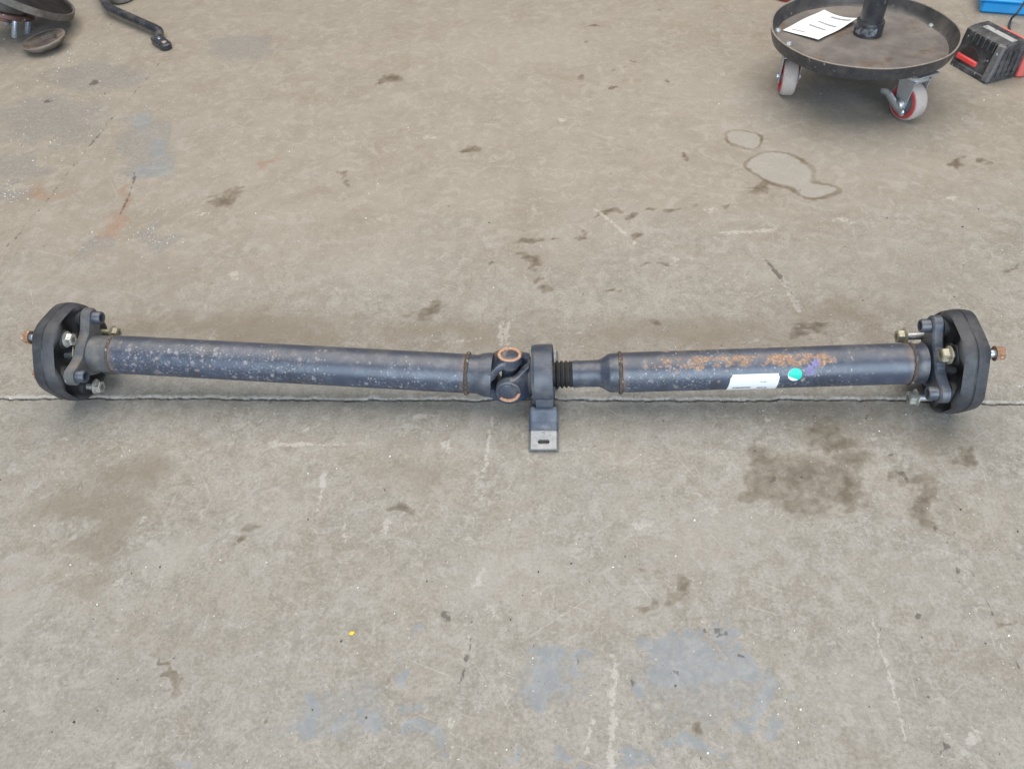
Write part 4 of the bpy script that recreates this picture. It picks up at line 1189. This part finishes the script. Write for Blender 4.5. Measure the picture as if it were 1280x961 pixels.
# ------------------------------------------------------------------ black and red power tool box beside the stand
D = at(1187, 79); C = at(1228, 103)
d1 = (C - D); FLn = d1.length; d1.normalize(); d2 = Vector((-d1.y, d1.x, 0))
MPW = Matrix.Translation(D) @ Matrix((d1, d2, Vector((0, 0, 1)))).transposed().to_4x4()
tool = thing('power_tool_box', D + d1 * FLn / 2, 'scuffed black power tool box with red bar and red end', 'tool')
m_tblk = worn('tool_black_plastic', (.020, .021, .024), (.042, .043, .047), .42, scale=50, dust=.6, dustcol=(.16, .16, .165), chip=(.32, .33, .35), chip_scale=110, chip_at=.66)
m_tred = worn('tool_red_plastic', (.66, .05, .05), (.52, .04, .04), .42, scale=50, dust=.15, dustcol=(.6, .3, .28))
m_tpink = worn('tool_faded_red', (.60, .09, .08), (.55, .17, .15), .5, scale=40, dust=.35, dustcol=(.55, .33, .30))
HT = .083; DP = .078; BK = .012
def tb(lo, hi, nm, mt, par, bev=.004):
    return MB().box(lo, hi, bev).obj(nm, mt, par, MPW)
FL2 = FLn + .012
# main shell: side profile leaning back, dark arched plate in front for the hole
ol = [(0.0, 0.0), (DP, 0.0), (DP, HT * .86), (DP - .014, HT), (BK + .012, HT), (BK, HT - .006)]
YZ = Matrix(((0, 0, 1, 0), (1, 0, 0, 0), (0, 1, 0, 0), (0, 0, 0, 1)))
body = MB().prism(ol, 0, FL2, .004, YZ).obj('body', m_tblk, tool, MPW)
sl = BK / HT
def fr(x0, x1, z0, z1, dep, nm, mt, bev=.0015):
    """block on the leaning front face"""
    Msh = Matrix(((1, 0, 0, 0), (0, 1, sl, 0), (0, 0, 1, 0), (0, 0, 0, 1)))
    return MB().box((x0, -dep, z0), (x1, .004, z1), bev, Msh).obj(nm, mt, body, MPW)
Msh = Matrix(((1, 0, 0, 0), (0, 1, sl, 0), (0, 0, 1, 0), (0, 0, 0, 1)))
arch = [(FL2 * .36 + FL2 * .23 * math.cos(t), .028 + .022 * math.sin(t)) for t in [math.pi * k / 14 for k in range(15)]]
XZ = Matrix(((1, 0, 0, 0), (0, 0, 1, 0), (0, 1, 0, 0), (0, 0, 0, 1)))
MB().prism(arch, -.0012, .004, .0005, Msh @ XZ).obj('opening_shade', worn('recess_shade_paint', (.012, .011, .011), (.05, .03, .025), .7, scale=60), body, MPW)  # flat dark plate, the hole's inner shade given as colour
fr(FL2 * .08, FL2 * .60, .0170, .0290, .0045, 'red_bar', m_tred, .003)
fr(0.004, FL2 * .98, .0, .012, .004, 'lower_rail', m_tblk)
for k in range(5):
    fr(FL2 * (.26 + .13 * k), FL2 * (.30 + .13 * k), HT * .68, HT * .93, .0035, 'rib', m_tblk)
fr(FL2 * .86, FL2 * 1.01, .004, HT * .96, .005, 'corner_guard', worn('scuffed_grey_plastic', (.085, .087, .093), (.14, .14, .15), .55, scale=60, dust=.5, chip=(.42, .44, .48), chip_scale=90, chip_at=.62))
tb((.022, BK + .020, HT - .002), (FL2 - .006, BK + .034, HT + .0012), 'label_strip', worn('label_grey', (.42, .42, .41), (.30, .30, .30), .5, scale=90, chip=(.10, .10, .11), chip_scale=150, chip_at=.58), body, .0005)
for k in range(4):
    tb((FL2 - .001, .014 + .014 * k, .012), (FL2 + .0035, .021 + .014 * k, HT * .78), 'rib', m_tblk, body, .001)
red_ol = [(.010, DP - .004), (FL2 + .004, DP - .004), (FL2 + .010, DP + .006), (FL2 + .006, DP + .024), (.016, DP + .022)]
MB().prism(red_ol, .0, HT * .84, .005).obj('end_cap', m_tpink, tool, MPW)

# ------------------------------------------------------------------ blue case, cable, red hose
A = at(1223.5, 16.5); B = at(1280, 21)
e1 = (B - A).normalized(); e2 = Vector((-e1.y, e1.x, 0))
MC = Matrix.Translation(A) @ Matrix((e1, e2, Vector((0, 0, 1)))).transposed().to_4x4()
m_blu = worn('blue_plastic', (.010, .30, .70), (.008, .26, .62), .38, scale=40, dust=.08, bump=.05)
case = thing('blue_case', A, 'low bright blue plastic case on the floor behind the black tool box', 'case')
W, Dp, Hh = .34, .22, .032
MB().box((0, 0, 0), (W, Dp, Hh - .004), .005).obj('base', m_blu, case, MC)
MB().box((-.010, -.004, Hh - .0035), (W + .010, Dp + .004, Hh + .003), .0025).obj('lid_lip', m_blu, case, MC)
MB().box((.012, .012, Hh + .0025), (W - .012, Dp - .012, Hh + .012), .004).obj('lid', worn('white_lid', (.7, .72, .74), rough=.4), case, MC)
cb = smooth_line([at(1292, 50) + Vector((0, 0, .004)), at(1275, 54) + Vector((0, 0, .004)), at(1265, 47) + Vector((0, 0, .004)), at(1260.5, 36) + Vector((0, 0, .004)), at(1263, 27) + Vector((0, 0, .006)), at(1271, 17, .036), at(1280, 4, .046), at(1292, -14, .05)], 8)
tag(MB().tube(cb, .0026, 8).obj('cable', worn('black_cable', (.025, .025, .03), (.05, .05, .06), .5, scale=60)), 'thin black cable looping from the red-ended tool over the blue case', 'cable')
hp = smooth_line([at(940, -34) + Vector((0, 0, .010)), at(962, -8) + Vector((0, 0, .010)), at(981, 1.5) + Vector((0, 0, .010)), at(1000, -3) + Vector((0, 0, .010)), at(1030, -26) + Vector((0, 0, .010)), at(1050, -60) + Vector((0, 0, .010))], 8)
tag(MB().tube(hp, .010, 12).obj('red_hose', worn('red_rubber_hose', (.62, .05, .035), (.5, .04, .03), .5, scale=50)), 'red hose curving on the floor behind the round tray', 'hose')

# ------------------------------------------------------------------ old parts at the other corner
m_old = worn('greasy_brown_steel', (.105, .090, .078), (.060, .052, .047), .55, metal=.2, scale=50, rust=(.24, .13, .08), rust_scale=35, rust_at=.56, dust=.4)
m_shield = worn('grey_brown_shield', (.092, .082, .072), (.050, .046, .043), .5, scale=40, dust=.45, rust=(.14, .10, .075), rust_scale=30, rust_at=.6)
m_darks = worn('dark_grease', (.016, .015, .016), (.03, .027, .026), .5, scale=40, dust=.05, spec=.12)
hc = at(14, 40)
hub = thing('wheel_hub', hc, 'old wheel hub with shiny studs and a flat dust shield', 'car part')
# hub stands on its stud side: axis leaning, studs point down to the floor
hub_c = at(5, 11, .070)
axd = (Vector((-.40, -.26, -.90))).normalized()
tx = axd.cross(Vector((1, 0, 0))).normalized(); ty = axd.cross(tx)
MH = Matrix.Translation(hub_c) @ Matrix((axd, tx, ty)).transposed().to_4x4()
flg = MB().lathe([(-.004, .020), (-.004, .068), (-.002, .070), (.007, .070), (.009, .068), (.009, .034), (.024, .033), (.026, .030), (.026, .016), (.010, .015)], 64).obj('hub_flange', worn('red_brown_hub', (.20, .11, .095), (.11, .075, .07), .4, metal=.4, scale=40, chip=(.55, .45, .42), chip_scale=50, chip_at=.62), hub, MH)
for k in range(5):
    a = math.radians(72 * k + 20); T_ = Matrix.Translation((0, .056 * math.cos(a), .056 * math.sin(a)))
    MB().lathe([(.008, .0078), (.011, .0072), (.013, .0074), (.052, .0074), (.055, .0056), (.056, 0)], 20, T_).obj('stud', m_blues, flg, MH)
MB().lathe([(-.060, .022), (-.058, .040), (-.030, .045), (-.026, .052), (-.004, .052)], 48).obj('knuckle', m_old, hub, MH)
MB().lathe([(-.034, 0), (-.033, .045), (-.024, .060), (-.021, .128), (-.018, .132), (-.0155, .130), (-.016, .048), (-.016, 0)], 72, MH.inverted() @ Matrix.Translation((.036, .012, .020)) @ MH @ Matrix.Rotation(math.radians(10), 4, tuple((MH.to_3x3().inverted() @ Vector((0, 1, 0)))))).obj('dust_shield', m_darks, hub, MH)
MB().lathe([(-.028, .1285), (-.030, .1335), (-.012, .1350), (-.010, .1320)], 72, MH.inverted() @ Matrix.Translation((.036, .012, .020)) @ MH @ Matrix.Rotation(math.radians(10), 4, tuple((MH.to_3x3().inverted() @ Vector((0, 1, 0))))), closed=True).obj('shield_rim', m_shield, hub, MH)
MB().tube(smooth_line([(-.05, .03, -.05), (-.055, .05, .02), (-.055, .03, .09), (-.05, -.02, .13)], 6), .018, 12).obj('knuckle_arm', m_darks, hub, MH)

MS = MH.inverted() @ Matrix.Translation((.036, .012, .020)) @ MH @ Matrix.Rotation(math.radians(10), 4, tuple((MH.to_3x3().inverted() @ Vector((0, 1, 0)))))
m_lump = worn('grey_casting', (.15, .145, .14), (.07, .066, .062), .5, metal=.2, scale=40, dust=.3)
for k, (ay, az, rr, hh) in enumerate(((.055, .055, .020, .030), (.085, -.010, .015, .024), (.015, .085, .018, .034), (.070, .090, .012, .018), (.095, .045, .010, .016))):
    MB().lathe([(-.022, rr * 1.15), (-.026, rr), (-.022 - hh, rr * .92), (-.025 - hh, rr * .7), (-.025 - hh, rr * .4), (-.018 - hh, rr * .35), (-.018 - hh, 0)], 28, MS @ Matrix.Translation((0, ay, az))).obj('casting_boss', m_lump if k % 2 == 0 else m_old, hub, MH)
MB().tube(smooth_line([(-.026, .02, .02), (-.042, .05, .03), (-.046, .08, .05), (-.040, .10, .085), (-.028, .09, .105)], 6), [.012] * 25, 10, MS).obj('casting_rib', m_darks, hub, MH)

cc = at(61, 61)
cup = thing('rusty_cup', cc, 'rusty round metal cup with a hollow centre beside the wheel hub', 'car part')
tilt = Matrix.Rotation(math.radians(-7), 4, 'Y') @ Matrix.Rotation(math.radians(1), 4, 'X')
UPX = Matrix(((0, 0, -1, 0), (0, 1, 0, 0), (1, 0, 0, 0), (0, 0, 0, 1)))
MK = Matrix.Translation((cc.x, cc.y, .0085)) @ tilt @ Matrix.Scale(1.14, 4) @ UPX
m_cup = worn('rust_brown_cup', (.120, .092, .075), (.075, .058, .049), .72, scale=55, dust=.45, bump=.5, rust=(.19, .12, .08), rust_scale=40, rust_at=.58)
MB().lathe([(0, .030), (.001, .038), (.008, .0475), (.011, .0490), (.0135, .0485), (.0145, .046), (.0135, .036), (.012, .030), (.008, .0275), (.004, .026), (.004, 0)], 56, MK, jit=lambda i, k: .0006 * math.sin(k * .5) + .0005 * math.sin(k * 1.3 + i)).obj('dish', m_cup, cup)
MB().lathe([(.0038, .0), (.0046, .018), (.0044, .0245)], 36, MK).obj('inner_face', worn('dark_red_brown', (.13, .095, .095), (.09, .07, .07), .6, scale=60, dust=.3), cup)
MB().torus(.0, .0475, .0016, 56, 8, MK @ Matrix.Translation((.0138, 0, 0))).obj('rim', worn('grey_rim', (.22, .20, .18), (.14, .12, .11), .5, scale=80), cup)

m_arm = worn('black_arm_paint', (.016, .019, .026), (.03, .034, .044), .28, scale=50, dust=.25, chip=(.30, .33, .38), chip_scale=100, chip_at=.69, spec=.6)
ac = at(170, 34)
arm = thing('control_arm', ac, 'bent black suspension arm with a round bushing and a lug at its tip', 'car part')
pts = [at(120, -40, .026), at(126, -12, .026), at(133, 6, .024), at(145, 14, .022), at(165, 23, .021), at(183, 31, .020), at(194, 36, .018), at(199, 40, .015), at(198, 45, .012), at(196, 49, .011)]
sp = smooth_line(pts, 6); n = len(sp)
MB().tube(sp, [.0125 if i < n * .72 else .0125 - .004 * (i / n - .72) / .28 for i in range(n)], 14, flat=.8).obj('bar', m_arm, arm)
p1, p2 = at(195.5, 49, .009), at(207, 57, .009)
dl = (p2 - p1); dl.z = 0; Ln = dl.length; dl.normalize(); pl = Vector((-dl.y, dl.x, 0))
ML = Matrix.Translation((p1.x, p1.y, 0)) @ Matrix((dl, pl, Vector((0, 0, 1)))).transposed().to_4x4()
lug_ol = [(-.008, -.012), (.006, -.016)] + [(Ln + .015 * math.cos(t), .015 * math.sin(t)) for t in [math.pi * (-.5 + k / 12) for k in range(13)]] + [(.010, .017), (-.006, .014)]
lug = MB().prism(lug_ol, .001, .016, .003, ML).obj('lug', m_arm, arm)
MB().lathe([(.0155, .0065), (.018, .006), (.019, .003), (.019, 0)], 18, ML @ Matrix.Translation((Ln * .95, 0, 0)) @ UPX).obj('rivet', worn('copper_rivet', (.45, .36, .32), (.3, .24, .2), .5, metal=.4, scale=100), lug)
MB().lathe([(.0155, .0048), (.0175, .004), (.0178, 0)], 16, ML @ Matrix.Translation((Ln * .35, .001, 0)) @ UPX).obj('rivet', m_blues, lug)
bc = at(150, -8, .020)
MBu = Matrix.Translation((bc.x, bc.y, 0)) @ UPX
bush = MB().lathe([(.004, .025), (.004, .031), (.008, .0325), (.044, .0325), (.048, .031), (.048, .026), (.040, .0245), (.010, .0245)], 48, MBu, closed=True).obj('bushing', worn('bushing_rim', (.22, .21, .19), (.13, .12, .11), .55, scale=60, dust=.3), arm)
MB().lathe([(.008, .0), (.008, .0250), (.034, .0250), (.030, .018), (.038, .012), (.042, .0110), (.042, .006), (.012, .006)], 40, MBu).obj('bushing_rubber', m_rubber, bush)
